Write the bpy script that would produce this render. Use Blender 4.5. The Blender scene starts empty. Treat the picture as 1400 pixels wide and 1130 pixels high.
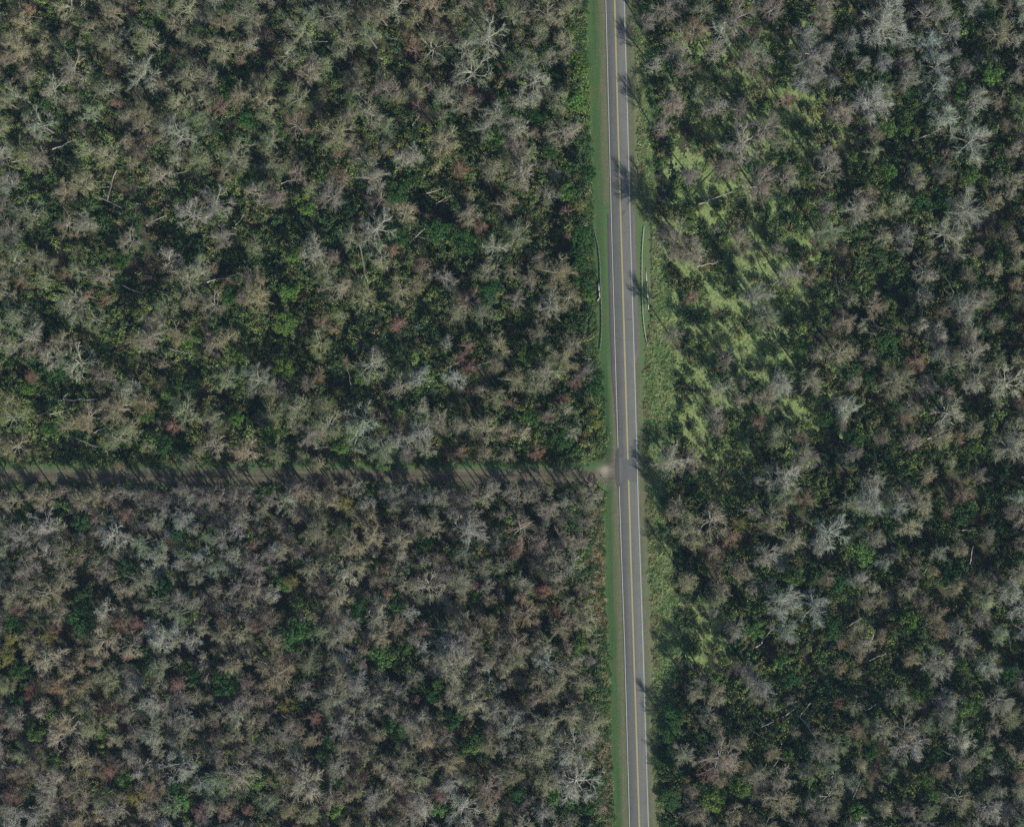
# crowns read off the photograph, five times enlarged: one line per tile (origin in photo pixels), code -> x,y,radius
TILES = [
(0,0,"t480,30,90 t150,150,60 t90,260,75 b30,390,50 t760,90,90 t640,200,80 t830,370,60 t1000,270,90 t1220,170,70 t1260,40,90 s480,470,110 s960,500,110 t720,610,90 t480,710,70 s350,600,80 s260,850,90 g600,1020,90 t720,1050,80 s1220,920,110 t1210,700,90 g1340,800,60 t1290,520,90 t950,760,70 g100,650,80 g30,700,60 b250,1080,90 t730,290,80 t1100,40,70 g1360,280,60 o190,70,45 r910,60,35 r1190,360,30 r720,800,40 r790,700,40 r810,990,35 g610,770,70 b1120,820,70 b950,850,70"),
(280,0,"b290,100,120 t90,150,70 t90,330,100 g720,100,70 t890,120,100 t1200,110,70 t640,230,80 t560,360,90 t950,280,80 g1130,240,80 s1300,40,80 b30,540,60 t230,650,90 t400,700,80 g630,670,90 b1230,600,90 g1060,650,80 s1120,760,90 b610,840,80 t880,900,110 g440,960,90 g200,1060,100 s1360,1080,70 t1000,1000,70 b700,500,80 r110,730,60 o1380,240,50 o240,400,40 o1040,200,30 o790,800,40 r470,970,35 o910,1060,40 o1150,1060,35 G290,820,60 G160,590,70 g420,800,70"),
(560,0,"g310,80,80 o550,40,50 g690,110,80 t940,110,90 t1050,280,80 g150,320,100 s380,340,90 s540,240,110 t620,200,90 s430,490,120 s250,660,80 b380,710,90 g780,420,100 s850,540,90 s760,680,90 s590,780,90 s500,870,80 s730,880,100 b1050,880,100 t250,980,100 s30,1050,70 t40,140,70 L1110,200,45 L1150,660,90 L1150,440,80 r30,330,60 o20,280,50 o690,510,45 r410,640,50 r850,900,45 r60,730,50 o740,250,40 r290,320,40 L600,950,90 G960,1030,60 G880,790,60 b730,1000,80 g700,1100,80"),
(0,226,"s50,130,80 g180,320,100 b260,10,80 t440,170,70 t570,130,90 t440,400,80 s580,390,80 s1080,70,90 s1310,330,100 g270,640,100 g90,650,100 g290,760,80 o430,740,55 g530,740,70 r150,790,45 s490,950,100 b880,510,80 r590,890,50 r730,910,35 s1160,640,80 t1290,790,110 s1350,700,80 t1290,930,60 g1130,960,80 t40,880,70 g100,1050,110 b1130,690,60 b60,450,90 G830,640,60 r840,240,40 b700,750,80 b1060,1080,70 g640,1050,80"),
(280,226,"o120,60,50 s360,190,70 b480,220,70 b630,50,80 o940,80,70 o460,140,50 s1150,80,90 b860,210,100 s60,260,100 G280,100,60 b110,480,80 g330,560,70 t990,490,80 s1160,420,110 s1210,620,80 r1280,580,45 s750,580,110 b860,620,60 t370,870,110 b340,780,80 g830,740,90 s900,820,90 g1080,880,100 t1330,850,80 G170,880,70 L580,860,80 L540,1080,80 L600,620,60 b60,960,90 o810,1090,70 r930,340,40 b250,920,60 o50,700,40 G1320,190,80 G1310,470,90 g930,1030,60 L690,290,60 r1330,1080,60"),
(560,226,"s760,50,110 b950,200,70 s560,30,90 b650,260,80 L1080,170,70 r1080,320,45 r340,20,60 G200,440,100 G370,530,90 s570,560,80 g740,480,90 t1000,720,120 t720,720,60 s240,770,80 r400,920,90 t530,720,80 b720,930,70 s960,960,100 t1080,900,80 g480,1010,80 t330,990,80 o90,690,60 G560,830,80 b880,650,60 G1180,480,80 G1160,640,90 G1190,770,80 L1210,870,60 G1120,470,80 r480,420,50 y1170,270,50 b820,780,70 b410,350,80 G1220,60,60 t30,830,60"),
(0,440,"s170,110,110 t400,140,80 s540,280,110 r270,170,45 s350,240,80 b1040,110,100 G370,340,80 r210,370,40 g60,640,100 t600,650,100 t780,600,110 g780,800,110 g1250,600,110 r1180,710,60 b700,380,90 s870,470,80 o990,550,70 t90,850,90 G1110,840,80 G1260,880,70 t460,690,70 G330,720,60 r820,985,30 b1290,950,60 t1370,880,50 L1160,490,70 L1010,640,60 r600,720,35 g60,60,100 L1290,100,80 t1200,80,80 g60,550,90 o1100,270,50 L190,450,50"),
(280,440,"t130,100,80 b60,160,70 g780,140,80 L540,310,70 L200,220,50 s350,400,110 r380,530,40 g620,600,100 g790,570,80 g840,700,100 s1080,660,110 b720,770,90 o800,750,35 t270,900,90 g500,900,90 t760,960,60 g1020,780,100 g1200,860,100 s1320,800,90 L1210,960,60 s1130,290,110 o960,270,40 o790,370,50 t1330,440,80 g50,650,70 b60,840,90 g130,400,80 b700,430,60 b490,480,80 L210,650,50 L920,850,70 G1340,570,50 o820,30,70 L1070,380,50 L300,960,60 b1390,900,60 L440,770,70"),
(560,440,"t600,150,90 s250,140,50 r400,160,50 r350,250,45 L790,220,75 L900,180,45 t1040,230,110 s940,340,100 g860,430,100 r1130,400,50 r1040,540,55 b480,470,60 o690,570,50 t1050,640,80 b950,630,60 b570,290,60 r420,330,60 g580,520,70 s500,730,100 b650,750,80 s790,760,60 t520,880,60 b670,890,60 r860,890,55 o360,890,50 r290,890,35 s1120,750,60 G1050,800,80 G1110,690,70 y1240,520,30 y1260,600,35 y1265,700,35 t60,600,80 s60,750,80 s50,380,90 L420,890,50 s300,380,80 g100,330,70 b1130,130,70 b880,70,70 G1280,450,60 G1270,360,60 G830,650,70 t730,390,80 b1200,330,70"),
(0,666,"t60,90,80 s290,230,90 t550,70,80 t80,290,50 s770,340,120 r860,190,50 o530,470,60 b130,340,80 t1330,260,50 s1240,210,80 t1060,230,60 b1150,100,70 G1220,310,60 t1100,480,70 r1010,460,40 r950,470,40 t1230,520,60 G1110,680,55 t290,730,110 t90,740,80 t820,700,60 b180,560,80 t400,490,50 t420,410,50 t650,490,50 G560,760,60 G560,910,105 r130,830,60 s700,850,80 b720,590,60 G850,545,50 r830,950,50 r1270,1010,35 r930,930,45 r370,950,40 y80,1030,50 y50,1110,40 t700,1050,90 t950,640,80 t1230,760,60 t1310,800,50 g1040,800,60 g1220,880,70 t890,1080,90 s1100,1040,80 t1370,980,60 s320,440,60 t220,450,50 t220,1090,80 b400,870,60 s1370,470,60 t1350,620,60 g980,380,70 t300,80,80 G540,240,60 y320,1020,60 G100,930,80 g20,430,60"),
(280,666,"b210,80,80 t260,210,70 s550,90,80 t860,60,60 s1110,110,60 y960,110,50 t1290,120,50 t120,370,70 g40,340,50 s200,280,60 r340,400,45 t240,450,70 g750,310,90 t800,390,60 t540,440,60 g930,280,70 t1010,380,90 t1140,340,70 t1330,370,80 s1310,490,80 b330,540,80 t720,550,80 g850,540,80 s950,620,90 t1060,540,70 G1130,520,50 r1250,710,45 b340,680,80 b220,670,60 t890,760,100 G1040,840,80 G1320,800,60 o1310,930,60 y600,640,50 L540,660,60 G600,1000,110 g800,990,90 b970,930,80 b420,890,70 t290,790,60 o140,920,60 t110,1000,70 t260,980,60 t460,1050,80 t1210,1010,70 s1160,900,80 t1370,660,70 L1380,1100,40 t80,700,50 t900,1030,80 o1100,1090,50 s460,720,60 b1170,650,60 r340,950,50 g60,560,70 t380,130,60 L650,800,50 o1240,560,40 b420,470,50 b640,420,60"),
(560,666,"t200,90,60 t130,260,90 s400,300,110 t540,70,60 b670,40,60 s1070,90,60 t960,130,70 t740,280,100 r730,400,60 r710,470,35 L120,400,45 o190,480,60 g490,550,70 s770,650,80 t120,680,100 t340,630,90 s1000,500,70 s1000,590,70 s1100,540,70 r1210,510,35 r1170,570,40 r910,700,60 t1000,700,60 t790,870,90 t700,920,70 r980,840,50 L620,820,35 s510,690,60 r440,660,40 o90,960,60 r370,950,60 t370,890,60 t550,920,70 s300,1080,100 t420,1040,80 t1200,920,80 L1160,1080,60 b1180,690,60 b1160,370,60 t720,1080,90 s880,1080,80 g1080,790,60 o370,740,50 L440,750,40 b1200,240,60 t830,60,60 g1170,130,60 t20,200,60 t30,640,80 t450,200,70 t1020,960,80 b600,1050,60 t780,740,60 g640,530,70 b900,380,70 g370,450,70 s20,860,60 t530,770,50"),
(0,892,"s330,50,110 t480,120,70 y40,40,50 G120,120,70 r220,240,50 r200,290,35 r170,370,35 g740,200,90 t860,290,60 g1100,110,70 o380,230,60 r1210,200,50 t1340,300,50 t540,230,60 s100,460,80 L230,540,70 t410,480,80 s450,560,110 r730,370,60 s1020,360,80 t1130,350,60 b870,410,60 s570,370,70 g610,490,80 t1060,570,90 t1290,520,80 t780,450,60 L700,540,50 t500,760,110 r950,690,40 s1230,760,110 o100,790,60 r90,980,70 s330,890,100 L850,870,50 o1040,920,80 y920,990,60 s940,800,70 r740,790,60 r700,900,30 r20,500,25 L1250,1010,70 s1370,910,60 t540,940,80 s300,1020,70 s210,1100,80 s780,1080,90 r1370,1080,50 t240,780,80 L360,740,60 o620,50,40 r860,20,40 r1060,70,30 g30,230,80 G80,340,60 G1330,170,50 t790,590,60 g1160,1050,70 b560,1020,70 o160,870,40 G1190,920,60 s60,1080,70 s290,380,70 g130,690,70 b900,560,60 g1180,220,50 t1080,210,60 g690,990,70"),
(280,892,"G140,220,100 t180,80,80 t410,80,80 g720,70,80 L1210,30,90 t480,160,100 b300,190,60 b690,240,70 r740,430,55 t860,290,100 s1060,180,90 t1100,360,70 G1290,520,80 t1190,570,50 t340,500,70 b410,310,70 G870,610,65 G800,690,50 t740,590,60 o640,530,50 s380,700,70 t230,820,110 L340,880,70 s900,780,80 G860,890,70 s690,900,130 t1360,720,70 t1240,970,70 s1290,840,80 g1120,700,60 r1100,840,40 t540,840,60 t580,1080,70 g730,1090,70 o130,1070,70 r280,1070,40 b1030,610,80 s1150,1000,90 b850,1000,80 t100,420,70 r70,480,30 r50,580,25 t210,560,60 b520,560,90 s930,500,80 t890,470,50 t930,640,50 t470,770,50 g80,870,90 t1350,900,60 t1200,760,60 b280,330,80 s200,400,70 y540,350,50 r700,780,40 b1330,280,60 r1360,1000,50 b1270,360,60 b1380,450,60 t400,610,60 t1260,250,60 t1380,1080,60 t240,680,60 b430,440,60 L880,1080,60"),
(560,892,"t290,80,130 t30,170,60 t640,110,60 t450,210,60 t1090,70,80 s940,70,90 t870,210,70 t970,290,80 t290,300,70 t420,330,100 L190,210,45 G160,300,50 s700,520,90 t810,490,60 t920,490,100 t1100,410,90 t1240,500,90 r40,320,25 G290,470,70 L420,630,80 t530,640,70 t270,740,90 t900,690,90 t760,720,60 s1130,640,110 t710,840,70 s1130,880,140 s280,890,80 o540,940,110 t940,880,80 r200,950,60 g410,860,60 s70,1060,90 L200,1070,60 s360,1070,110 s900,1070,80 G1110,1020,50 L990,990,60 G1210,1070,50 b840,310,60 t1170,210,80 t560,30,60 s70,470,80 t100,580,80 s600,400,80 s740,440,60 s1010,750,80 s1210,600,70 t1190,760,60 r1200,60,40 g720,30,70 g60,840,80 b1230,380,60 t1010,190,70 b560,500,60 b240,580,60 s620,660,50 G740,960,60"),
(870,0,"b200,50,90 g440,60,80 o400,210,90 b690,110,100 s590,230,80 b250,340,90 s140,440,60 b240,700,90 s540,720,90 b930,60,90 b1270,110,80 o1290,190,50 r1050,210,35 b1200,370,140 b740,430,80 b720,740,80 s720,970,120 b880,880,100 b150,880,70 o880,560,40 b540,360,80 o790,510,35 s1160,240,80 r1010,680,60 s1300,1070,80 b310,450,70 b1220,500,70 b60,150,70 g820,340,70 g420,620,60 g960,960,70 r850,1090,30"),
(1120,0,"s440,160,140 b720,100,90 s850,90,80 s1030,50,80 s740,290,90 s580,250,70 b290,430,60 b430,430,70 s810,440,100 t620,530,80 s780,600,90 b600,430,70 t1240,210,100 s1330,280,60 s340,700,130 b150,770,90 b380,900,60 s850,790,100 s1080,690,100 r1120,590,35 o1240,680,60 s1060,960,130 o880,1050,40 s1330,1020,60 s60,1080,120 L960,580,50 G1160,120,60 L450,520,50 G640,630,60 s500,30,90 b900,200,80 b1000,480,60 L480,880,60 L590,880,50 L230,1070,40 o40,200,60 b30,350,60 g440,640,80 g1370,700,60 L1180,500,80 s920,350,40 b1350,520,50 G730,680,60"),
(870,226,"b370,60,70 b620,40,100 b830,130,130 b1010,90,90 b1300,30,90 b270,510,130 b310,600,70 b700,490,80 g1290,450,100 s1010,760,70 b820,900,110 r380,900,50 g880,1030,100 b960,570,60 o1200,770,50 s1120,720,60 s540,430,30 L350,360,60"),
(1120,226,"s250,270,110 o340,180,60 t400,310,60 s1010,310,140 t870,460,100 s1340,100,60 b660,130,60 t430,480,70 s590,470,70 o760,610,40 s720,720,90 s1010,970,110 o860,1000,50 L1260,590,60 t1210,710,60 t1350,820,50 g1350,670,70 b380,960,80 b180,1080,80 G700,250,80 G830,200,80 L480,50,60 g540,260,80 t1010,750,60 r500,400,30 b580,570,45 b1080,580,50 G780,780,40 b1200,1080,60 b840,40,70 s700,1090,60 b1130,900,70 L1050,60,60 t1360,560,60"),
(870,440,"b230,80,70 s230,960,110 b350,950,90 s600,460,80 t870,520,80 r830,660,55 s1000,1060,120 g960,790,80 t1200,400,90 o1110,780,60 b600,250,70 b690,530,60 b1160,920,90 L1130,170,60 b740,420,40 b1220,230,60 b550,720,60"),
(1120,440,"t120,70,110 t150,210,100 t510,400,110 o660,270,70 s820,220,70 t910,300,90 s1070,210,100 s1050,420,80 o940,210,50 t1150,360,70 s1300,420,120 b230,400,50 s170,600,90 s890,620,100 r970,600,40 t620,580,80 o600,640,40 t820,790,80 s1320,860,120 s1350,760,80 G350,370,50 t340,250,60 b150,690,50 G230,790,70 G480,130,80 L1060,860,50 L1010,930,40 r1370,540,40 s800,90,80 b620,820,70 b230,890,60 s380,1080,80 t740,1030,60 o780,750,40 b890,480,50 o960,790,40 o600,130,40 b1060,720,60 G40,660,60 b1080,1060,60 b430,780,60"),
(870,666,"b260,160,80 g330,220,70 s500,220,110 s340,310,80 t400,370,70 o640,350,70 b930,220,90 o1150,100,70 b520,430,50 s1330,290,110 s1260,400,70 s880,470,80 t1050,350,90 t340,640,70 y700,250,50 L470,570,35 s1010,790,120 L1080,610,80 s1030,950,80 s1220,820,100 o1310,620,60 b570,700,80 s700,960,80 s530,850,40 L820,960,70 b680,540,60 G1340,960,80 t720,600,70 g1020,60,80 g560,780,60 b900,680,50"),
(1120,666,"g230,110,90 s350,90,110 s550,130,80 t690,100,90 s150,280,110 r900,150,50 o980,60,60 t380,340,60 L290,440,90 t620,270,90 b1150,330,60 s270,630,70 s50,780,100 b50,600,60 s440,510,50 b670,570,50 t780,590,40 t930,670,60 t600,690,70 L620,910,70 t820,890,80 o820,980,70 s980,1030,100 t1140,760,90 s1290,710,90 s1380,850,80 t1370,590,80 b1100,870,70 o430,1020,50 G160,660,80 G900,580,90 G1000,180,90 s830,450,60 b330,770,60 b1060,650,60 b1300,160,60 t960,420,60 s1350,90,60 b700,760,60 o170,1040,60 b240,1090,50 g1220,990,70 L1380,30,50 G290,220,60"),
(870,892,"b570,720,130 s330,710,80 r480,820,60 s840,230,100 s840,850,80 r960,840,40 b1250,660,90 r1290,460,35 G1070,170,80 L530,1000,90 t980,1010,120 L720,920,80 b410,1100,90 t540,300,80 t1320,1000,90 g1380,630,70 r1390,340,40 L1000,60,60 t720,610,60 G220,540,80 G200,720,80 G230,1000,80 G250,400,80 o930,690,60 L1030,700,50 y350,860,30 b370,950,60 g1300,760,70 b1240,1090,70 b750,100,70 t1100,540,40 t680,1100,60 b560,520,50 b430,170,60 t390,280,60 L1160,120,30 o1390,110,50 b570,860,50"),
(1120,892,"s820,70,110 t630,40,60 t240,130,40 s1160,100,90 o1190,20,40 L980,80,50 G1330,130,70 s1220,330,100 s870,310,80 L1040,370,90 g560,280,60 L700,280,60 s500,310,50 r130,340,35 t420,510,80 o240,540,50 s620,640,110 t590,530,90 g160,640,80 o460,610,25 t870,450,80 G800,700,50 o830,800,60 b960,760,70 s960,590,90 G330,680,60 o40,640,50 o1290,640,50 s1370,720,60 t100,1010,90 o280,950,45 t960,1020,100 s1160,1060,80 t1150,960,60 o1370,840,50 L800,970,50 L720,880,50 s1240,920,50 b600,1060,60 g1120,670,60 b1070,740,50 g740,1080,60 t430,1070,60 g70,760,80 t280,770,50 t110,860,80 g500,790,40 t1370,940,60 L270,1090,60 b1170,520,60"),
]
LOGS = [
(0,0,"340,10,400,70 190,110,290,125 80,1110,240,1065 360,1020,520,955 1310,740,1390,715 800,240,870,240"),
(280,0,"1200,235,1310,270 720,280,840,285 190,935,310,955 250,990,365,985"),
(560,0,"20,850,70,790 260,545,360,525 100,740,240,770"),
(0,226,"795,35,735,240 650,200,830,290 660,110,760,115 660,150,745,150 500,435,580,440 840,820,970,880 620,900,690,990 1000,405,1140,340 1140,75,1290,35 930,260,925,345 1080,1030,1110,1065"),
(280,226,"0,805,240,735 200,425,270,335 1050,530,1115,790 500,130,610,95"),
(560,226,"0,530,130,405 0,460,100,500 95,195,240,155 180,260,280,205 520,890,590,895 540,935,605,935 5,1090,85,1115"),
(0,440,"640,755,730,715 520,795,660,855 260,640,480,605 630,600,880,590 1150,180,1290,215 430,525,465,485 400,540,660,525"),
(280,440,"735,290,770,340 970,300,1000,430 740,865,845,850 1010,300,1170,300 350,680,510,790"),
(560,440,"240,320,330,280 410,310,600,260 80,790,130,700"),
(0,666,"600,165,730,220"),
(280,666,"720,135,810,200 1170,365,1270,385 980,1040,1060,1115"),
(560,666,"0,270,50,350 320,620,420,605 90,955,270,970 860,185,960,183 200,360,260,385 960,880,990,970"),
(280,892,"520,420,690,525 470,235,545,265 550,720,640,728 380,897,460,910"),
(560,892,"520,490,590,600"),
(870,0,"1320,890,1350,950"),
(1120,0,"640,960,850,875 1050,80,1100,140 400,935,480,970"),
(870,226,"1180,650,1240,710 430,265,660,180 1360,760,1385,890 940,810,990,770 420,690,610,650"),
(1120,226,"655,600,720,690 340,1040,410,1110 850,740,920,870"),
(870,440,"920,140,990,240 940,560,1010,620 840,730,875,790 770,495,830,460"),
(1120,440,"330,20,500,60 260,75,520,85 1220,560,1160,680 740,800,920,720 380,900,405,990 10,940,60,1030 1160,820,1205,890"),
(870,666,"820,1090,940,960 820,430,950,520 1310,110,1380,80 700,160,800,155"),
(1120,666,"190,955,290,890 260,390,340,340 960,290,1070,292 1030,520,1055,400 720,580,765,500 345,1080,385,970 1290,990,1310,1110 550,660,600,610"),
(870,892,"830,430,890,525 780,525,900,595 1000,440,1120,345 1120,430,1190,340 910,815,970,735 1090,400,1220,570 830,510,940,470"),
(1120,892,"320,60,460,5 320,390,390,350 820,655,970,740 300,420,340,480 230,1000,285,870 870,750,930,710 930,580,1030,560"),
]
# how much green shrub cover shows between the crowns, one digit per 100 photo pixels
GREEN = ["23211224557444","44323334557555","33455545568664","35556557678754","55466546678644","65646447787754","42122115676554",
         "21111123655543","12112223655554","22221213665544","11221123555443"]
import bpy, math, random
import numpy as np
from math import sin, cos, pi, radians, sqrt, atan2, hypot

# ------------------------------------------------------------------ scale and camera
S = 0.27                       # metres per photo pixel on the ground
H = 600.0                      # height of the aircraft
CPX, CPY = 860.0, 565.0        # the photo point straight below it
CX, CY = (CPX-700)*S, 0.0
def P(px, py, z=0.0):
    """point at height z that the camera sees at photo pixel (px, py)"""
    k = (H-z)/H
    return (CX+(px-CPX)*S*k, CY-(py-CPY)*S*k, z)
scene = bpy.context.scene
col = scene.collection
rnd = random.Random(7)
rng = np.random.default_rng(7)

def interp(tab, y):
    ys = [t[0] for t in tab]; xs = [t[1] for t in tab]
    if y <= ys[0]: return xs[0]+(y-ys[0])*(xs[1]-xs[0])/(ys[1]-ys[0])*(1 if ys[0]-y < 2000 else 0)
    if y >= ys[-1]: return xs[-1]+(y-ys[-1])*(xs[-1]-xs[-2])/(ys[-1]-ys[-2])
    return float(np.interp(y, ys, xs))
LW = [(0,828.3),(160,832.4),(320,836.4),(500,841.6),(690,847.4),(880,854),(1130,860.9)]      # white edge line, west
RW = [(0,853.4),(160,857.9),(320,862),(500,867.4),(690,872.7),(880,879),(1130,886.5)]        # white edge line, east
YC = [(0,840.4),(160,844.6),(320,849.3),(500,854.7),(690,860.4),(880,866.2),(1130,874.2)]    # yellow centre line
XL = [(-400,785),(0,797),(100,799),(200,803),(300,806),(380,809),(480,812),(520,819),(600,826),(690,822),(800,824),(900,829),(1000,831),(1130,836),(1500,847)]
XR = [(-400,856),(0,868),(100,873),(200,875),(270,877),(300,882),(400,892),(440,890),(480,884),(600,882),(700,887),(800,892),(900,896),(960,895),(1000,893),(1130,902),(1500,913)]
XG = [(-400,868),(0,878),(100,888),(200,890),(300,893),(400,915),(480,915),(560,925),(620,915),(700,905),(800,920),(880,928),(950,915),(1000,900),(1130,907),(1500,918)]

# ------------------------------------------------------------------ material helpers
def new_mat(name):
    m = bpy.data.materials.new(name); m.use_nodes = True
    nt = m.node_tree; nt.nodes.clear()
    out = nt.nodes.new('ShaderNodeOutputMaterial')
    b = nt.nodes.new('ShaderNodeBsdfPrincipled')
    b.inputs['Roughness'].default_value = .9
    b.inputs['Specular IOR Level'].default_value = .15
    nt.links.new(b.outputs[0], out.inputs[0])
    return m, nt, b
def N(nt, t, **kw):
    n = nt.nodes.new(t)
    for k, v in kw.items():
        if k.startswith('i_'):
            n.inputs[k[2:].replace('_', ' ')].default_value = v
        else: setattr(n, k, v)
    return n
def ramp(nt, fac, stops):
    r = N(nt, 'ShaderNodeValToRGB'); e = r.color_ramp.elements
    while len(e) < len(stops): e.new(.5)
    for k, (p, c) in enumerate(stops): e[k].position = p; e[k].color = (*c, 1) if len(c) == 3 else c
    nt.links.new(fac, r.inputs[0]); return r.outputs[0]
def noise(nt, scale, detail=4, vec=None, rough=.6, out=0, dist=0):
    n = N(nt, 'ShaderNodeTexNoise'); n.inputs['Scale'].default_value = scale
    n.inputs['Detail'].default_value = detail; n.inputs['Roughness'].default_value = rough; n.inputs['Distortion'].default_value = dist
    if vec is not None: nt.links.new(vec, n.inputs['Vector'])
    return n.outputs[out]
def mix(nt, fac, a, b, mode='MIX'):
    m = N(nt, 'ShaderNodeMix', data_type='RGBA', blend_type=mode)
    for sock, v in ((m.inputs[0], fac), (m.inputs[6], a), (m.inputs[7], b)):
        if isinstance(v, (int, float)): sock.default_value = v
        elif isinstance(v, tuple): sock.default_value = (*v, 1)
        else: nt.links.new(v, sock)
    return m.outputs[2]
def mth(nt, op, a, b=0.0, c=None, clamp=False):
    m = N(nt, 'ShaderNodeMath', operation=op, use_clamp=clamp)
    for s, v in zip(m.inputs, (a, b, c)):
        if v is None: continue
        if isinstance(v, (int, float)): s.default_value = v
        else: nt.links.new(v, s)
    return m.outputs[0]
def tint_attr(nt):
    return N(nt, 'ShaderNodeAttribute', attribute_name='tint', attribute_type='INSTANCER').outputs['Color']
def geo(nt): return N(nt, 'ShaderNodeNewGeometry')

# twigs of a crown: the crown's own colour, each twig a little lighter or darker
m_twig, nt, b = new_mat('twigs')
g = geo(nt)
v = ramp(nt, g.outputs['Random Per Island'], [(0, (.45,.45,.45)), (.6, (.85,.85,.85)), (1, (1.75,1.72,1.68))])
nt.links.new(mix(nt, 1.0, tint_attr(nt), v, 'MULTIPLY'), b.inputs['Base Color'])
# bark of limbs and trunks
m_bark, nt, b = new_mat('bark')
tc = N(nt, 'ShaderNodeTexCoord')
v = ramp(nt, noise(nt, 3.0, 4, tc.outputs['Object']), [(.3, (.22,.2,.17)), (.55, (.36,.345,.3)), (.75, (.52,.505,.46))])
nt.links.new(mix(nt, .3, v, tint_attr(nt)), b.inputs['Base Color'])
m_trunk, nt, b = new_mat('trunk_bark')
tc = N(nt, 'ShaderNodeTexCoord')
v = ramp(nt, noise(nt, 2.0, 4, tc.outputs['Object']), [(.3, (.13,.115,.1)), (.6, (.25,.23,.2)), (.8, (.36,.34,.31))])
nt.links.new(v, b.inputs['Base Color'])
# leaves
m_leaf, nt, b = new_mat('leaves')
g = geo(nt)
v = ramp(nt, g.outputs['Random Per Island'], [(0, (.45,.5,.5)), (.5, (.95,.95,.95)), (.9, (1.45,1.4,1.2)), (1, (2.1,1.8,1.5))])
c = mix(nt, 1.0, tint_attr(nt), v, 'MULTIPLY')
nt.links.new(c, b.inputs['Base Color'])
b.inputs['Roughness'].default_value = .65
tr = N(nt, 'ShaderNodeBsdfTranslucent'); nt.links.new(c, tr.inputs[0])
ms = N(nt, 'ShaderNodeMixShader'); ms.inputs[0].default_value = .18
nt.links.new(b.outputs[0], ms.inputs[1]); nt.links.new(tr.outputs[0], ms.inputs[2])
nt.links.new(ms.outputs[0], [n for n in nt.nodes if n.type == 'OUTPUT_MATERIAL'][0].inputs[0])
# dead pale wood
m_dead, nt, b = new_mat('dead_wood')
tc = N(nt, 'ShaderNodeTexCoord')
v = ramp(nt, noise(nt, 2.5, 4, tc.outputs['Object']), [(.3, (.26,.22,.17)), (.5, (.41,.375,.32)), (.75, (.55,.53,.475))])
nt.links.new(v, b.inputs['Base Color'])
def plain(name, c1, c2, scale=4, rough=.7, metal=0.0, spec=.3):
    m, nt, b = new_mat(name)
    tc = N(nt, 'ShaderNodeTexCoord')
    nt.links.new(ramp(nt, noise(nt, scale, 5, tc.outputs['Object']), [(.3, c1), (.7, c2)]), b.inputs['Base Color'])
    b.inputs['Roughness'].default_value = rough; b.inputs['Metallic'].default_value = metal
    b.inputs['Specular IOR Level'].default_value = spec
    return m
m_conc = plain('weathered_concrete', (.34,.32,.29), (.5,.48,.43), 2)
m_steel = plain('galvanised_steel', (.48,.45,.42), (.66,.63,.59), 1.5, .6)
m_post = plain('treated_timber', (.1,.075,.05), (.19,.15,.11), 3)
m_pole = plain('pole_timber', (.11,.085,.06), (.2,.165,.13), 2)
m_arm = plain('bleached_timber', (.5,.5,.47), (.68,.68,.64), 2)
m_cer = plain('insulator_glaze', (.5,.5,.5), (.6,.6,.6), 2, .3)
m_wire = plain('aluminium_wire', (.34,.34,.33), (.45,.45,.44), 2, .5)
m_sign = plain('sign_sheet', (.65,.66,.64), (.75,.76,.74), 2, .5)

# ------------------------------------------------------------------ mesh helpers
def mesh_np(name, V, F, mats, mi=None, smooth=False):
    """V (n,3); F list/array of faces (all same length arrays allowed as list of arrays)"""
    me = bpy.data.meshes.new(name)
    V = np.asarray(V, np.float32).reshape(-1, 3)
    if isinstance(F, np.ndarray): F = [F]
    F = [np.asarray(f, np.int32) for f in F if len(f)]
    me.vertices.add(len(V)); me.vertices.foreach_set('co', V.ravel())
    if F:
        loops = np.concatenate([f.ravel() for f in F])
        tot = np.concatenate([np.full(len(f), f.shape[1], np.int32) for f in F])
        st = np.concatenate([[0], np.cumsum(tot)[:-1]]).astype(np.int32)
        me.loops.add(len(loops)); me.loops.foreach_set('vertex_index', loops)
        me.polygons.add(len(tot)); me.polygons.foreach_set('loop_start', st)
        if mi is not None: me.polygons.foreach_set('material_index', np.asarray(mi, np.int32))
        if smooth: me.polygons.foreach_set('use_smooth', np.ones(len(tot), bool))
    for m in mats: me.materials.append(m)
    me.update(calc_edges=True)
    return me
def link(name, me, parent=None, loc=None):
    o = bpy.data.objects.new(name, me); col.objects.link(o)
    if parent is not None: o.parent = parent
    if loc is not None: o.location = loc
    return o
def tag(o, label=None, cat=None, group=None, kind=None):
    if label: o['label'] = label
    if cat: o['category'] = cat
    if group: o['group'] = group
    if kind: o['kind'] = kind
    return o
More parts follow.
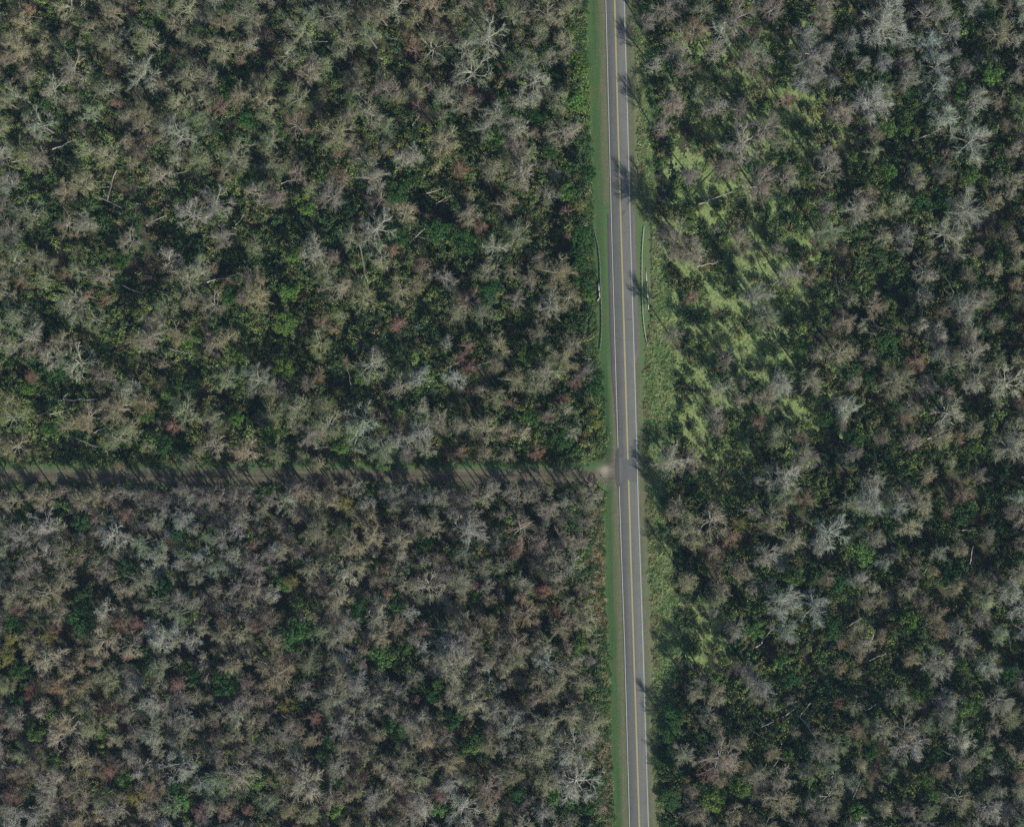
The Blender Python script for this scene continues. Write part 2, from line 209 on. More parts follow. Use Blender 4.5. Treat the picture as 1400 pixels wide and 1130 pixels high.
class MB:
    """collects tubes and boxes into vertices and triangles / quads"""
    def __init__(s): s.v = []; s.t = []; s.q = []; s.n = 0
    def ring(s, c, d, r, k):
        d = d/np.linalg.norm(d)
        a = np.cross(d, (0,0,1.0) if abs(d[2]) < .9 else (1.0,0,0)); a /= np.linalg.norm(a)
        e = np.cross(d, a)
        an = np.arange(k)*2*pi/k
        s.v.append(c+r*(np.cos(an)[:,None]*a+np.sin(an)[:,None]*e)); i = s.n; s.n += k; return i
    def tube(s, pts, rad, k=3, cap=True):
        pts = [np.asarray(p, float) for p in pts]
        prev = None
        for j, p in enumerate(pts):
            d = (pts[min(j+1, len(pts)-1)]-pts[max(j-1, 0)])
            if rad[j] <= 0.001 and j == len(pts)-1:
                s.v.append(p[None]); i = s.n; s.n += 1
                for a in range(k): s.t.append((prev+a, prev+(a+1) % k, i))
                return
            i = s.ring(p, d, rad[j], k)
            if prev is not None:
                for a in range(k): s.q.append((prev+a, prev+(a+1) % k, i+(a+1) % k, i+a))
            prev = i
        if cap and k == 4: s.q.append((prev, prev+1, prev+2, prev+3))
        elif cap and k == 3: s.t.append((prev, prev+1, prev+2))
        elif cap:
            for a in range(1, k-1): s.t.append((prev, prev+a, prev+a+1))
    def box(s, c, h, rz=0.0):
        c = np.asarray(c, float); R = np.array([[cos(rz), -sin(rz), 0], [sin(rz), cos(rz), 0], [0,0,1]])
        v = np.array([(x*h[0], y*h[1], z*h[2]) for z in (-1,1) for y in (-1,1) for x in (-1,1)])
        s.v.append(v@R.T+c); n = s.n; s.n += 8
        for f in ((0,2,3,1),(4,5,7,6),(0,1,5,4),(2,6,7,3),(0,4,6,2),(1,3,7,5)): s.q.append(tuple(n+a for a in f))
    def arrays(s):
        V = np.concatenate(s.v) if s.v else np.zeros((0,3))
        return V, np.array(s.t, np.int32).reshape(-1,3), np.array(s.q, np.int32).reshape(-1,4)
    def mesh(s, name, mat, smooth=False):
        V, T, Q = s.arrays(); return mesh_np(name, V, [T, Q], [mat], smooth=smooth)

# ------------------------------------------------------------------ tree shapes (unit: crown radius 4.5 m, 19 m tall)
def nv(v): return v/np.linalg.norm(v)
def bare_tree(seed, limbs=7, sec=6, ter=6, tw=6, tw_r=.022, up=.75, gnarl=.2, lean=.6, spread=.3):
    """returns (trunk MB, limbs MB, twigs MB)"""
    r = np.random.default_rng(seed)
    T, B, W = MB(), MB(), MB()
    top = 18.0
    lx, ly = r.normal(0, lean, 2)
    def tr(z): return np.array([lx*(max(z, 0)/top)**1.5*.6-lx*.5, ly*(max(z, 0)/top)**1.5*.6-ly*.5, z])
    T.tube([tr(z) for z in (-1, .6, 2.5, 7, 12, 15.5)], [.62,.46,.33,.27,.2,.09], 6)
    reach = 4.5*r.uniform(.74, 1.14, 9)                       # an uneven outline
    def inside(p):
        a = (atan2(p[1], p[0])/(2*pi) % 1)*9; i = int(a) % 9; R = reach[i]*(1-a % 1)+reach[(i+1) % 9]*(a % 1)
        return (p[0]**2+p[1]**2)/R**2+((p[2]-13)/5.2)**2*(.8 if p[2] > 13 else .3)
    def wob(p, d, L, n, g, lift=.05):
        pts = [p]; q = p.copy()
        for _ in range(n):
            d = nv(d+r.normal(0, g, 3)+np.array([0,0,lift])); q = q+d*L/n
            if inside(q) > 1.15: L *= .55
            pts.append(q)
        return pts, d
    for i in range(limbs+2):
        leader = i >= limbs
        a = 2*pi*i/limbs+r.normal(0, .25); z0 = r.uniform(9, 13) if not leader else 14
        el = r.uniform(up-.25, up+.25) if not leader else r.uniform(1.0, 1.4)
        d = np.array([cos(a)*cos(el), sin(a)*cos(el), sin(el)])
        pts, dd = wob(tr(z0), d, r.uniform(3.6, 5.2)*(1 if not leader else .7), 4, gnarl*.7)
        B.tube(pts, [.17,.13,.1,.07,.035], 4)
        for j in range(sec):
            t = r.uniform(.22, 1.0); k = min(int(t*4), 3); f = t*4-k
            p = pts[k]*(1-f)+pts[k+1]*f; dl = nv(pts[k+1]-pts[k])
            d2 = nv(dl+r.normal(0, .5, 3)+np.array([0,0,.12]))
            p2, e2 = wob(p, d2, r.uniform(1.4, 2.6), 3, gnarl)
            B.tube(p2, [.07,.052,.036,.018], 3, cap=False)
            for _k in range(ter):
                t = r.uniform(.15, 1.0); k = min(int(t*3), 2); f = t*3-k
                p = p2[k]*(1-f)+p2[k+1]*f
                d3 = nv(nv(p2[k+1]-p2[k])+r.normal(0, spread*1.5, 3)+.35*nv(p-np.array([0,0,10.])))
                p3, _ = wob(p, d3, r.uniform(.8, 1.7), 2, gnarl)
                W.tube(p3, [tw_r*1.3, tw_r, .0], 3)
                if inside(p3[2]) > 1.5: continue
                for _m in range(tw):
                    t = r.uniform(.1, 1); p = p3[0]*(1-t)+p3[2]*t
                    d4 = nv(d3+r.normal(0, spread*1.25, 3)+np.array([0,0,.12]))
                    W.tube([p, p+d4*r.uniform(.5, 1.6)], [tw_r*.8, 0], 3)
    return T, B, W
def leafy_tree(seed, n=3400, clumps=34, leaf=.2):
    r = np.random.default_rng(seed)
    T, B, W = MB(), MB(), MB()
    T.tube([(0,0,-1), (0,0,.5), (.1,.05,5), (.2,-.1,10), (.1,0,14.5)], [.4,.3,.22,.17,.08], 6)
    cs = []
    for i in range(clumps):
        a = r.uniform(0, 2*pi); u = r.uniform(0, 1)**.55; ph = r.uniform(-.5, 1.4)
        R = 3.5*u
        c = np.array([cos(a)*R*cos(max(ph, 0)*.5), sin(a)*R*cos(max(ph, 0)*.5), 13.2+r.uniform(-2.6, 3.6)*(1-.55*u*u)])
        cs.append((c, r.uniform(.8, 1.45)))
        B.tube([(.1,0,9+r.uniform(0, 3)), c*np.array([.5,.5,1])-np.array([0,0,.8]), c], [.08,.05,.02], 3)
    V = []; 
    for k in range(n):
        c, R = cs[r.integers(len(cs))]
        d = nv(r.normal(0, 1, 3)); p = c+d*R*r.uniform(.55, 1.0)**.5*np.array([1,1,.75])
        nn = nv(d*.7+r.normal(0, .6, 3)+np.array([0,0,.35]))
        a = nv(np.cross(nn, r.normal(0, 1, 3))); e = np.cross(nn, a)
        s = leaf*r.uniform(.6, 1.35)
        V += [p-a*s*1.3, p+e*s*.8+nn*s*.2, p+a*s*1.3, p-e*s*.8+nn*s*.2]
    W.v.append(np.array(V)); W.q = [(4*k, 4*k+1, 4*k+2, 4*k+3) for k in range(n)]; W.n = 4*n
    return T, B, W
def join_mb(*parts):
    Vs, Ts, Qs, n = [], [], [], 0
    mt, mq = [], []
    for mb, idx in parts:
        V, T, Q = mb.arrays(); Vs.append(V); Ts.append(T+n); Qs.append(Q+n); n += len(V)
        mt += [idx]*len(T); mq += [idx]*len(Q)
    return np.concatenate(Vs), np.concatenate(Ts), np.concatenate(Qs), mt+mq

BARE = []
for sd in range(6): BARE.append(bare_tree(11+sd, limbs=8+sd % 3, sec=7, ter=7, tw=7, tw_r=.019, up=.72+.06*(sd % 3)))          # full fuzzy domes
for sd in range(3): BARE.append(bare_tree(51+sd, limbs=7+sd, sec=7, ter=6, tw=4, tw_r=.026, up=.5, gnarl=.3, lean=.9, spread=.38))   # open, gnarled
LEAFY = [leafy_tree(81+k, 3600, 30+5*k) for k in range(3)]
LIB = []
for k, (T, B, W) in enumerate(BARE+LEAFY):
    lf = k >= len(BARE)
    V, Tt, Q, mi = join_mb((B, 0), (W, 1))
    crown = mesh_np('crown', V, [Tt, Q], [m_bark, m_leaf if lf else m_twig], mi)
    LIB.append((T.mesh('trunk', m_trunk, True), crown))
NB = len(BARE)

# ------------------------------------------------------------------ stuff built with geometry nodes: variants and points live in one mesh
def scatter(name, variants, mats, pts, label, cat=None):
    """variants: (V, T, Q, material indexes); pts: rows of x,y,z, rx,ry,rz, sx,sy,sz, r,g,b, variant"""
    Vs, Ts, Qs, vid, n, mt, mq = [], [], [], [], 0, [], []
    for i, (V, T, Q, mi) in enumerate(variants):
        Vs.append(V); Ts.append(T+n); Qs.append(Q+n); vid += [i]*len(V); n += len(V)
        mt += list(mi[:len(T)]); mq += list(mi[len(T):])
    pts = np.array(pts, np.float32)
    allV = np.concatenate(Vs+[pts[:, :3]])
    me = mesh_np(name, allV, [np.concatenate(Ts), np.concatenate(Qs)], mats, mt+mq)
    npt = len(pts)
    def attr(nm, ty, key, arr):
        a = me.attributes.new(nm, ty, 'POINT'); a.data.foreach_set(key, np.ascontiguousarray(arr).ravel())
    attr('vid', 'INT', 'value', np.concatenate([np.array(vid, np.int32), np.full(npt, -1, np.int32)]))
    attr('pick', 'INT', 'value', np.concatenate([np.zeros(n, np.int32), pts[:, 12].astype(np.int32)]))
    z3 = np.zeros((n, 3), np.float32)
    attr('rot', 'FLOAT_VECTOR', 'vector', np.concatenate([z3, pts[:, 3:6]]))
    attr('scl', 'FLOAT_VECTOR', 'vector', np.concatenate([z3, pts[:, 6:9]]))
    attr('tint', 'FLOAT_COLOR', 'color', np.concatenate([np.ones((n, 4), np.float32), np.concatenate([pts[:, 9:12], np.ones((npt, 1), np.float32)], 1)]))
    o = link(name, me); tag(o, label, cat, kind='stuff')
    ng = bpy.data.node_groups.new(name+'_scatter', 'GeometryNodeTree')
    ng.interface.new_socket('Geometry', in_out='INPUT', socket_type='NodeSocketGeometry')
    ng.interface.new_socket('Geometry', in_out='OUTPUT', socket_type='NodeSocketGeometry')
    nn, L = ng.nodes, ng.links
    gi, go = nn.new('NodeGroupInput'), nn.new('NodeGroupOutput')
    def named(nm, ty):
        a = nn.new('GeometryNodeInputNamedAttribute'); a.data_type = ty; a.inputs['Name'].default_value = nm; return a.outputs['Attribute']
    va = named('vid', 'INT')
    def sep(i):
        c = nn.new('FunctionNodeCompare'); c.data_type = 'INT'; c.operation = 'EQUAL'
        si = [s for s in c.inputs if s.type == 'INT']; L.new(va, si[0]); si[1].default_value = i
        s = nn.new('GeometryNodeSeparateGeometry'); s.domain = 'POINT'
        L.new(gi.outputs[0], s.inputs['Geometry']); L.new(c.outputs[0], s.inputs['Selection']); return s.outputs['Selection']
    jn = nn.new('GeometryNodeJoinGeometry')
    for i in reversed(range(len(variants))):        # a join node lists its last link first
        t = nn.new('GeometryNodeGeometryToInstance'); L.new(sep(i), t.inputs[0]); L.new(t.outputs[0], jn.inputs[0])
    iop = nn.new('GeometryNodeInstanceOnPoints')
    L.new(sep(-1), iop.inputs['Points']); L.new(jn.outputs[0], iop.inputs['Instance'])
    iop.inputs['Pick Instance'].default_value = True
    L.new(named('pick', 'INT'), iop.inputs['Instance Index'])
    e2r = nn.new('FunctionNodeEulerToRotation'); L.new(named('rot', 'FLOAT_VECTOR'), e2r.inputs[0]); L.new(e2r.outputs[0], iop.inputs['Rotation'])
    L.new(named('scl', 'FLOAT_VECTOR'), iop.inputs['Scale'])
    L.new(iop.outputs[0], go.inputs[0])
    md = o.modifiers.new('scatter', 'NODES'); md.node_group = ng
    return o

# ------------------------------------------------------------------ where things may stand
def corridor(px, py, gap=0):
    """True on the road, its verges and the dirt track"""
    if interp(XL, py)-gap < px < interp(XG, py)+gap: return True
    return px < 842 and 634-gap < py < 664+gap
def green_at(px, py):
    fx = min(max((px-50)/100, 0), 12.999); fy = min(max((py-50)/100, 0), 9.999)
    i, j = int(fx), int(fy); u, w = fx-i, fy-j
    g = lambda a, b: int(GREEN[b][a])
    return ((g(i,j)*(1-u)+g(i+1,j)*u)*(1-w)+(g(i,j+1)*(1-u)+g(i+1,j+1)*u)*w)/9
WEED = [(1060,80,45,1),(960,90,40,.7),(1085,200,50,1),(935,262,40,.8),(1010,300,38,1),(1040,350,45,1.1),(1085,400,36,1.2),(950,450,45,1),
        (1000,520,55,.9),(992,592,40,1.1),(1110,560,32,.9),(975,885,28,1),(955,860,30,.7),(975,200,40,.7),(940,330,40,.8),(985,400,50,.9),
        (1020,440,36,.6),(1075,500,36,.6),(1000,150,40,.8),(1050,140,30,.9),(990,650,25,.7)]
def weed_at(px, py):
    return min(1.3, sum(a*math.exp(-((px-x)**2+(py-y)**2)/(2*r*r)) for x, y, r, a in WEED))

# ------------------------------------------------------------------ ground, swamp water, road
ROADZ = 1.5
def gh(px, py):
    xl, xr = interp(XL, py), interp(XR, py); lw, rw = interp(LW, py)-7, interp(RW, py)+7
    if px < xl: z = 0
    elif px < lw: z = (px-xl)/(lw-xl)
    elif px <= rw: z = 1
    elif px < xr+8: z = 1-(px-rw)/(xr+8-rw)
    else: z = 0
    z = max(0, min(1, z)); z = z*z*(3-2*z)*(ROADZ-.06)
    if px < 845:                                             # the track on its low bank
        e = 1-min(1, max(0, (abs(py-650)-13)/14)); z = max(z, .75*e*e*(3-2*e)*(1 if px < 830 else (845-px)/15+.5))
    return z
xs = np.concatenate([-np.geomspace(1500, 215, 12)[:-1], np.arange(-212, 155, 1.0), np.geomspace(158, 1500, 12)])
ys = np.concatenate([-np.geomspace(1500, 176, 12)[:-1], np.arange(-173, 174, 1.0), np.geomspace(176, 1500, 12)])
nx, ny = len(xs), len(ys)
X, Y = np.meshgrid(xs, ys)
PX = 860+(X-CX)/S; PY = 565-Y/S
fine = (np.abs(PX-700) < 900) & (np.abs(PY-565) < 800)
Z = np.zeros_like(X)
from mathutils import noise as mn, Vector
mow = np.zeros_like(X); dry = np.zeros_like(X); dirt = np.zeros_like(X); sand = np.zeros_like(X); weed = np.zeros_like(X)
def sst(a, b, x): t = max(0, min(1, (x-a)/(b-a))); return t*t*(3-2*t)
def band(x, a, b, s=2.0): return sst(a-s, a+s, x)*(1-sst(b-s, b+s, x))
for j in range(ny):
    for i in range(nx):
        px, py = PX[j,i], PY[j,i]
        near = 780 < px < 945 or (px < 850 and 610 < py < 690)
        n1 = mn.noise(Vector((X[j,i]*.05, Y[j,i]*.05, 0)))
        n2 = mn.noise(Vector((X[j,i]*.35, Y[j,i]*.35, 5)))
        z = .12+.22*n1+.1*n2
        if near:
            h = gh(px, py); z = z*(1-min(1, h*2))+h
            # shallow roadside ditch and the stream through the culvert
            for (ax, ay, r) in ((815,385,5),(813,397,5.5),(809,408,6),(800,415,6),(790,423,6),(893,424,6),(901,434,7),(912,444,7)):
                d = hypot(px-ax, py-ay)
                if d < 14: z -= 1.3*(1-sst(r*.4, r*1.9, d))*(1 if px > 880 or px < 817.5 else .0)
        Z[j,i] = z
        if near:
            xl, xr, xg = interp(XL, py), interp(XR, py), interp(XG, py); lw, rw = interp(LW, py), interp(RW, py)
            w = n2*2.0
            mow[j,i] = max(band(px+w, xl-1, lw-1, 2.5), band(px+w, rw+1, xg, 3)*(.95 if 290 < py < 500 else .8))
            dL = (11 if py < 280 or py > 690 else 3.5 if py < 500 else 8)
            dR = (15 if py < 270 else 9 if py < 500 else 9 if py < 640 else 15)
            dry[j,i] = max(band(px+w, lw-dL, lw-1, 2.2), band(px+w, rw+1, rw+dR, 3))*(.85+.45*n2)
            if 300 < py < 505: dry[j,i] = max(dry[j,i], .7*band(px+w, interp([(0,884),(500,886)], py), xg-4, 4))
            wob_ = 3.0*mn.noise(Vector((px*.03, 0, 4)))+2.0*mn.noise(Vector((px*.1, py*.1, 8)))
            tr = band(py+w*1.5+wob_, 641, 659, 3.5)*(1-sst(838, 852, px))*(1-.75*math.exp(-((py+wob_*.5-649.5)/2.6)**2)*(px < 800)) if px < 850 else 0
            ap = math.exp(-(((px-838)/13)**2+((py-643)/19)**2))*1.6+math.exp(-(((px-843)/4)**2+((py-625)/22)**2))*.7
            dirt[j,i] = min(1, max(tr*.85, ap*(.8+.5*n2))); sand[j,i] = math.exp(-(((px-828)/8)**2+((py-643)/6.5)**2))*(1.1+.6*n2)
            if px < 845: mow[j,i] = max(mow[j,i], band(py+w, 626, 643, 2)*(1-sst(830, 842, px))*(1 if px > 480 else .8), .55*band(py+w, 661, 669, 2))
        if px > 900: weed[j,i] = weed_at(px, py)
base = Z.copy()
idx = np.arange(nx*ny).reshape(ny, nx)
Q = np.stack([idx[:-1,:-1], idx[:-1,1:], idx[1:,1:], idx[1:,:-1]], -1).reshape(-1, 4)
V = np.stack([X, Y, Z], -1).reshape(-1, 3)
m_ground, nt, b = new_mat('swamp_ground')
tc = N(nt, 'ShaderNodeTexCoord'); ob = tc.outputs['Object']
at = N(nt, 'ShaderNodeAttribute', attribute_name='cover'); sepc = N(nt, 'ShaderNodeSeparateColor'); nt.links.new(at.outputs['Color'], sepc.inputs[0])
nf = noise(nt, 1.6, 6, ob, .7); nm = noise(nt, .25, 5, ob); nl = noise(nt, .06, 4, ob)
litter = ramp(nt, nf, [(.3, (.035,.028,.02)), (.5, (.085,.068,.045)), (.7, (.16,.13,.09))])
moss = ramp(nt, nf, [(.3, (.02,.045,.012)), (.55, (.045,.09,.022)), (.75, (.09,.14,.035))])
gg = ramp(nt, nm, [(.42, (0,0,0)), (.58, (1,1,1))])
c0 = mix(nt, mth(nt, 'MULTIPLY', gg, .7), litter, moss)
mp = N(nt, 'ShaderNodeMapping'); mp.inputs['Scale'].default_value = (1.3, .05, 1); mp.inputs['Rotation'].default_value = (0,0,radians(1.7)); nt.links.new(ob, mp.inputs[0])
stripe = noise(nt, 1.0, 3, mp.outputs[0])
g1 = ramp(nt, nf, [(.25, (.052,.11,.04)), (.5, (.09,.175,.06)), (.78, (.155,.24,.09))])
g2 = mix(nt, ramp(nt, stripe, [(.35, (0,0,0)), (.65, (1,1,1))]), g1, (.07,.14,.052))
g2 = mix(nt, ramp(nt, noise(nt, .11, 5, ob, .7), [(.45, (0,0,0)), (.64, (.6,.6,.6))]), g2, (.125,.17,.06))
g2 = mix(nt, ramp(nt, noise(nt, .5, 4, ob, .7), [(.56, (0,0,0)), (.7, (.5,.5,.5))]), g2, (.14,.14,.075))
c1 = mix(nt, sepc.outputs[0], c0, g2)
dr = ramp(nt, nf, [(.25, (.11,.1,.06)), (.5, (.165,.155,.095)), (.8, (.25,.23,.155))])
dr = mix(nt, ramp(nt, stripe, [(.4, (0,0,0)), (.6, (.5,.5,.5))]), dr, (.10,.125,.055))
c2 = mix(nt, sepc.outputs[1], c1, dr)
mp2 = N(nt, 'ShaderNodeMapping'); mp2.inputs['Scale'].default_value = (.05, 1.1, 1); nt.links.new(ob, mp2.inputs[0])
rut = noise(nt, 1.0, 3, mp2.outputs[0])
di = ramp(nt, mth(nt, 'ADD', mth(nt, 'MULTIPLY', nf, .6), mth(nt, 'MULTIPLY', rut, .4)), [(.3, (.085,.072,.048)), (.5, (.155,.13,.095)), (.7, (.26,.225,.17))])
c3 = mix(nt, sepc.outputs[2], c2, di)
c3 = mix(nt, at.outputs['Alpha'], c3, (.40,.355,.28))
nt.links.new(c3, b.inputs['Base Color'])
bp = N(nt, 'ShaderNodeBump'); bp.inputs['Strength'].default_value = .6; bp.inputs['Distance'].default_value = .3
nt.links.new(noise(nt, 2.2, 5, ob, .7), bp.inputs['Height']); nt.links.new(bp.outputs[0], b.inputs['Normal'])
me = mesh_np('ground', V, Q, [m_ground], smooth=True)
ca = me.attributes.new('cover', 'FLOAT_COLOR', 'POINT')
ca.data.foreach_set('color', np.clip(np.stack([mow, dry, dirt, sand], -1), 0, 1).astype(np.float32).ravel())
tag(link('ground', me), 'dark swamp forest floor with mown grass verges along the road', kind='structure')

# shallow black water standing over the low parts of the floor
wx = np.arange(-400, 400.1, 4.0); wy = np.arange(-360, 360.1, 4.0); WX, WY = np.meshgrid(wx, wy)
V = np.stack([WX, WY, np.full_like(WX, .02)], -1).reshape(-1, 3)
idx = np.arange(len(wx)*len(wy)).reshape(len(wy), len(wx))
Q = np.stack([idx[:-1,:-1], idx[:-1,1:], idx[1:,1:], idx[1:,:-1]], -1).reshape(-1, 4)
m_water, nt, b = new_mat('swamp_water')
tc = N(nt, 'ShaderNodeTexCoord')
nt.links.new(ramp(nt, noise(nt, .4, 4, tc.outputs['Object']), [(.3, (.008,.011,.012)), (.7, (.022,.024,.018))]), b.inputs['Base Color'])
b.inputs['Roughness'].default_value = .25; b.inputs['Specular IOR Level'].default_value = .5
tag(link('water', mesh_np('water', V, Q, [m_water])), 'shallow black swamp water standing between the trees', kind='structure')

# duckweed: thin floating mats cut to ragged shapes, 0.7 m cells
cell = .6
c0x, c1x, c0y, c1y = P(905,0)[0], P(1240,0)[0], P(0,960)[1], P(0,-60)[1]
gx = np.arange(c0x, c1x, cell); gy = np.arange(c0y, c1y, cell)
keep = []; 
for yy in gy:
    for xx in gx:
        px, py = 860+(xx-CX)/S, 565-yy/S
        w = weed_at(px, py)
        if w < .15 or corridor(px, py, 2): continue
        # mats stretch along the shadow direction; their gaps imitate trunk shadows by shape
        u = xx*.83+yy*.56; v = -xx*.56+yy*.83
        f = mn.fractal(Vector((u*.34, v*.12, 2)), .7, 2.2, 6)
        if f+w*.74-.41 > 0: keep.append((xx, yy))
keep = np.array(keep)
vi = {}; V = []; Q = []
for xx, yy in keep:
    q = []
    for dx, dy in ((0,0),(1,0),(1,1),(0,1)):
        k = (round((xx-c0x)/cell)+dx, round((yy-c0y)/cell)+dy)
        if k not in vi:
            vi[k] = len(V)
            V.append((c0x+k[0]*cell+rnd.uniform(-.25, .25), c0y+k[1]*cell+rnd.uniform(-.25, .25), .33+rnd.uniform(-.01, .01)))
        q.append(vi[k])
    Q.append(q)
m_weed, nt, b = new_mat('duckweed')
tc = N(nt, 'ShaderNodeTexCoord')
nt.links.new(ramp(nt, noise(nt, 1.1, 6, tc.outputs['Object'], .75), [(.3, (.05,.06,.03)), (.42, (.13,.175,.06)), (.54, (.245,.31,.115)), (.75, (.35,.415,.18))]), b.inputs['Base Color'])
tag(link('duckweed', mesh_np('duckweed', V, np.array(Q), [m_weed])), 'pale green duckweed mats floating on the swamp east of the road', 'duckweed', kind='stuff')

# asphalt
def strip(name, left, right, z, mat, y0=-420, y1=1560, dy=10, label=None, skirt=0.0, parent=None, kind='structure'):
    V, Q = [], []
    yy = np.arange(y0, y1+.01, dy)
    for k, y in enumerate(yy):
        a = P(left(y), y, z); c = P(right(y), y, z)
        V += [(a[0]-skirt*.8, a[1], z-skirt), a, c, (c[0]+skirt*.8, c[1], z-skirt)]
        if k:
            n = 4*k
            for s in range(3):
                if skirt == 0 and s != 1: continue
                Q.append((n-4+s+1, n-4+s, n+s, n+s+1))
    me = mesh_np(name, V, np.array(Q), [mat]); o = link(name, me)
    return tag(o, label, kind=kind) if kind else o
def asphalt(name, dark, light, lane):
    m, nt, b = new_mat(name)
    tc = N(nt, 'ShaderNodeTexCoord'); ob = tc.outputs['Object']
    mp = N(nt, 'ShaderNodeMapping'); mp.inputs['Scale'].default_value = (lane, .012, 1); mp.inputs['Rotation'].default_value = (0,0,radians(1.7)); nt.links.new(ob, mp.inputs[0])
    s = noise(nt, 1.0, 3, mp.outputs[0]); f = noise(nt, 9, 4, ob, .7); l = noise(nt, .12, 4, ob)
    t = mth(nt, 'ADD', mth(nt, 'MULTIPLY', s, .5), mth(nt, 'ADD', mth(nt, 'MULTIPLY', f, .25), mth(nt, 'MULTIPLY', l, .25)))
    c = ramp(nt, t, [(.34, dark), (.64, light)])
    vo = N(nt, 'ShaderNodeTexVoronoi', feature='DISTANCE_TO_EDGE'); vo.inputs['Scale'].default_value = .22
    wv = N(nt, 'ShaderNodeMix', data_type='VECTOR'); wv.inputs[0].default_value = .12
    nt.links.new(ob, wv.inputs[4]); nt.links.new(noise(nt, .8, 4, ob, out=1), wv.inputs[5]); nt.links.new(wv.outputs[1], vo.inputs['Vector'])
    cr = ramp(nt, vo.outputs['Distance'], [(0, (.62,.62,.62)), (.012, (1,1,1))])
    nt.links.new(mix(nt, 1.0, c, cr, 'MULTIPLY'), b.inputs['Base Color']); b.inputs['Roughness'].default_value = .85
    return m
m_asph = asphalt('road_asphalt', (.123,.127,.112), (.182,.185,.166), 1.1)
m_shou = asphalt('shoulder_asphalt', (.105,.1,.095), (.16,.15,.14), .8)
strip('road', lambda y: interp(LW, y)-1.6, lambda y: interp(RW, y)+1.6, ROADZ, m_asph, label='straight two-lane asphalt road running up the photo', skirt=.25)
SL = [(292.9,-.5),(293,5.6),(400,6.8),(500,6.4),(520,5.6),(550,3.6),(600,1.5),(622,1.2)]
SR = [(262,1.2),(300,6),(400,6.1),(480,6.6),(496,1.4)]
strip('road_shoulder_west', lambda y: interp(LW, y)-float(np.interp(y, [a for a,_ in SL], [c for _,c in SL]))-.0, lambda y: interp(LW, y)+2, ROADZ-.012, m_shou, 293, 620, 4, 'paved shoulder west of the road beside the guardrail', .2)
strip('road_shoulder_east', lambda y: interp(RW, y)-2, lambda y: interp(RW, y)+float(np.interp(y, [a for a,_ in SR], [c for _,c in SR])), ROADZ-.012, m_shou, 262, 498, 4, 'paved shoulder east of the road beside the guardrail', .2)
strip('road_apron', lambda y: interp(LW, y)-1.5-3.2*math.sin(pi*max(0, min(1, (y-614)/58)))**.6, lambda y: interp(LW, y)+1, ROADZ-.008, m_shou, 615, 671, 4, 'worn asphalt apron where the dirt track meets the road', .22)
def paint(name, c1, c2):
    m, nt, b = new_mat(name)
    tc = N(nt, 'ShaderNodeTexCoord')
    nt.links.new(ramp(nt, noise(nt, 2.5, 5, tc.outputs['Object'], .75), [(.3, c1), (.6, c2)]), b.inputs['Base Color']); b.inputs['Roughness'].default_value = .6
    return m
m_white = paint('white_road_paint', (.42,.41,.37), (.66,.64,.58)); m_yel = paint('yellow_road_paint', (.42,.35,.14), (.58,.49,.22))
m_patch = asphalt('patched_asphalt', (.11,.112,.104), (.165,.166,.155), .6)
for (y0, y1, fa, fb, lb) in ((626,659,.0,1.0,'darker resurfaced patch of asphalt across the road at the junction'), (436,437.4,.0,1.0,'thin dark transverse seam across the road by the guardrails')):
    strip('road_patch', lambda y: interp(LW, y)*(1-fa)+interp(RW, y)*fa+(.8 if fa == 0 else 0), lambda y: interp(LW, y)*(1-fb)+interp(RW, y)*fb-(.8 if fb == 1 else 0), ROADZ+.003, m_patch, y0, y1+.01, (y1-y0)/2, lb)
hw = .085/S
for seg, (a, c) in enumerate(((-420,618),(665,1560))):
    strip('edge_line_marking', lambda y: interp(LW, y)-hw, lambda y: interp(LW, y)+hw, ROADZ+.007, m_white, a, c, 8, 'white painted edge line on the west side of the road, %s the track junction' % ('north of' if seg == 0 else 'south of'))
strip('edge_line_marking', lambda y: interp(RW, y)-hw, lambda y: interp(RW, y)+hw, ROADZ+.007, m_white, label='white painted edge line on the east side of the road')
for seg, (a, c) in enumerate(((-420,628),(656,1560))):
    for sx in (-1, 1):
        strip('centre_line_marking', lambda y: interp(YC, y)+sx*.55-.33, lambda y: interp(YC, y)+sx*.55+.33, ROADZ+.007, m_yel, a, c, 8,
              '%s yellow centre line of the road, %s the track junction' % ('west' if sx < 0 else 'east', 'north of' if seg == 0 else 'south of'))

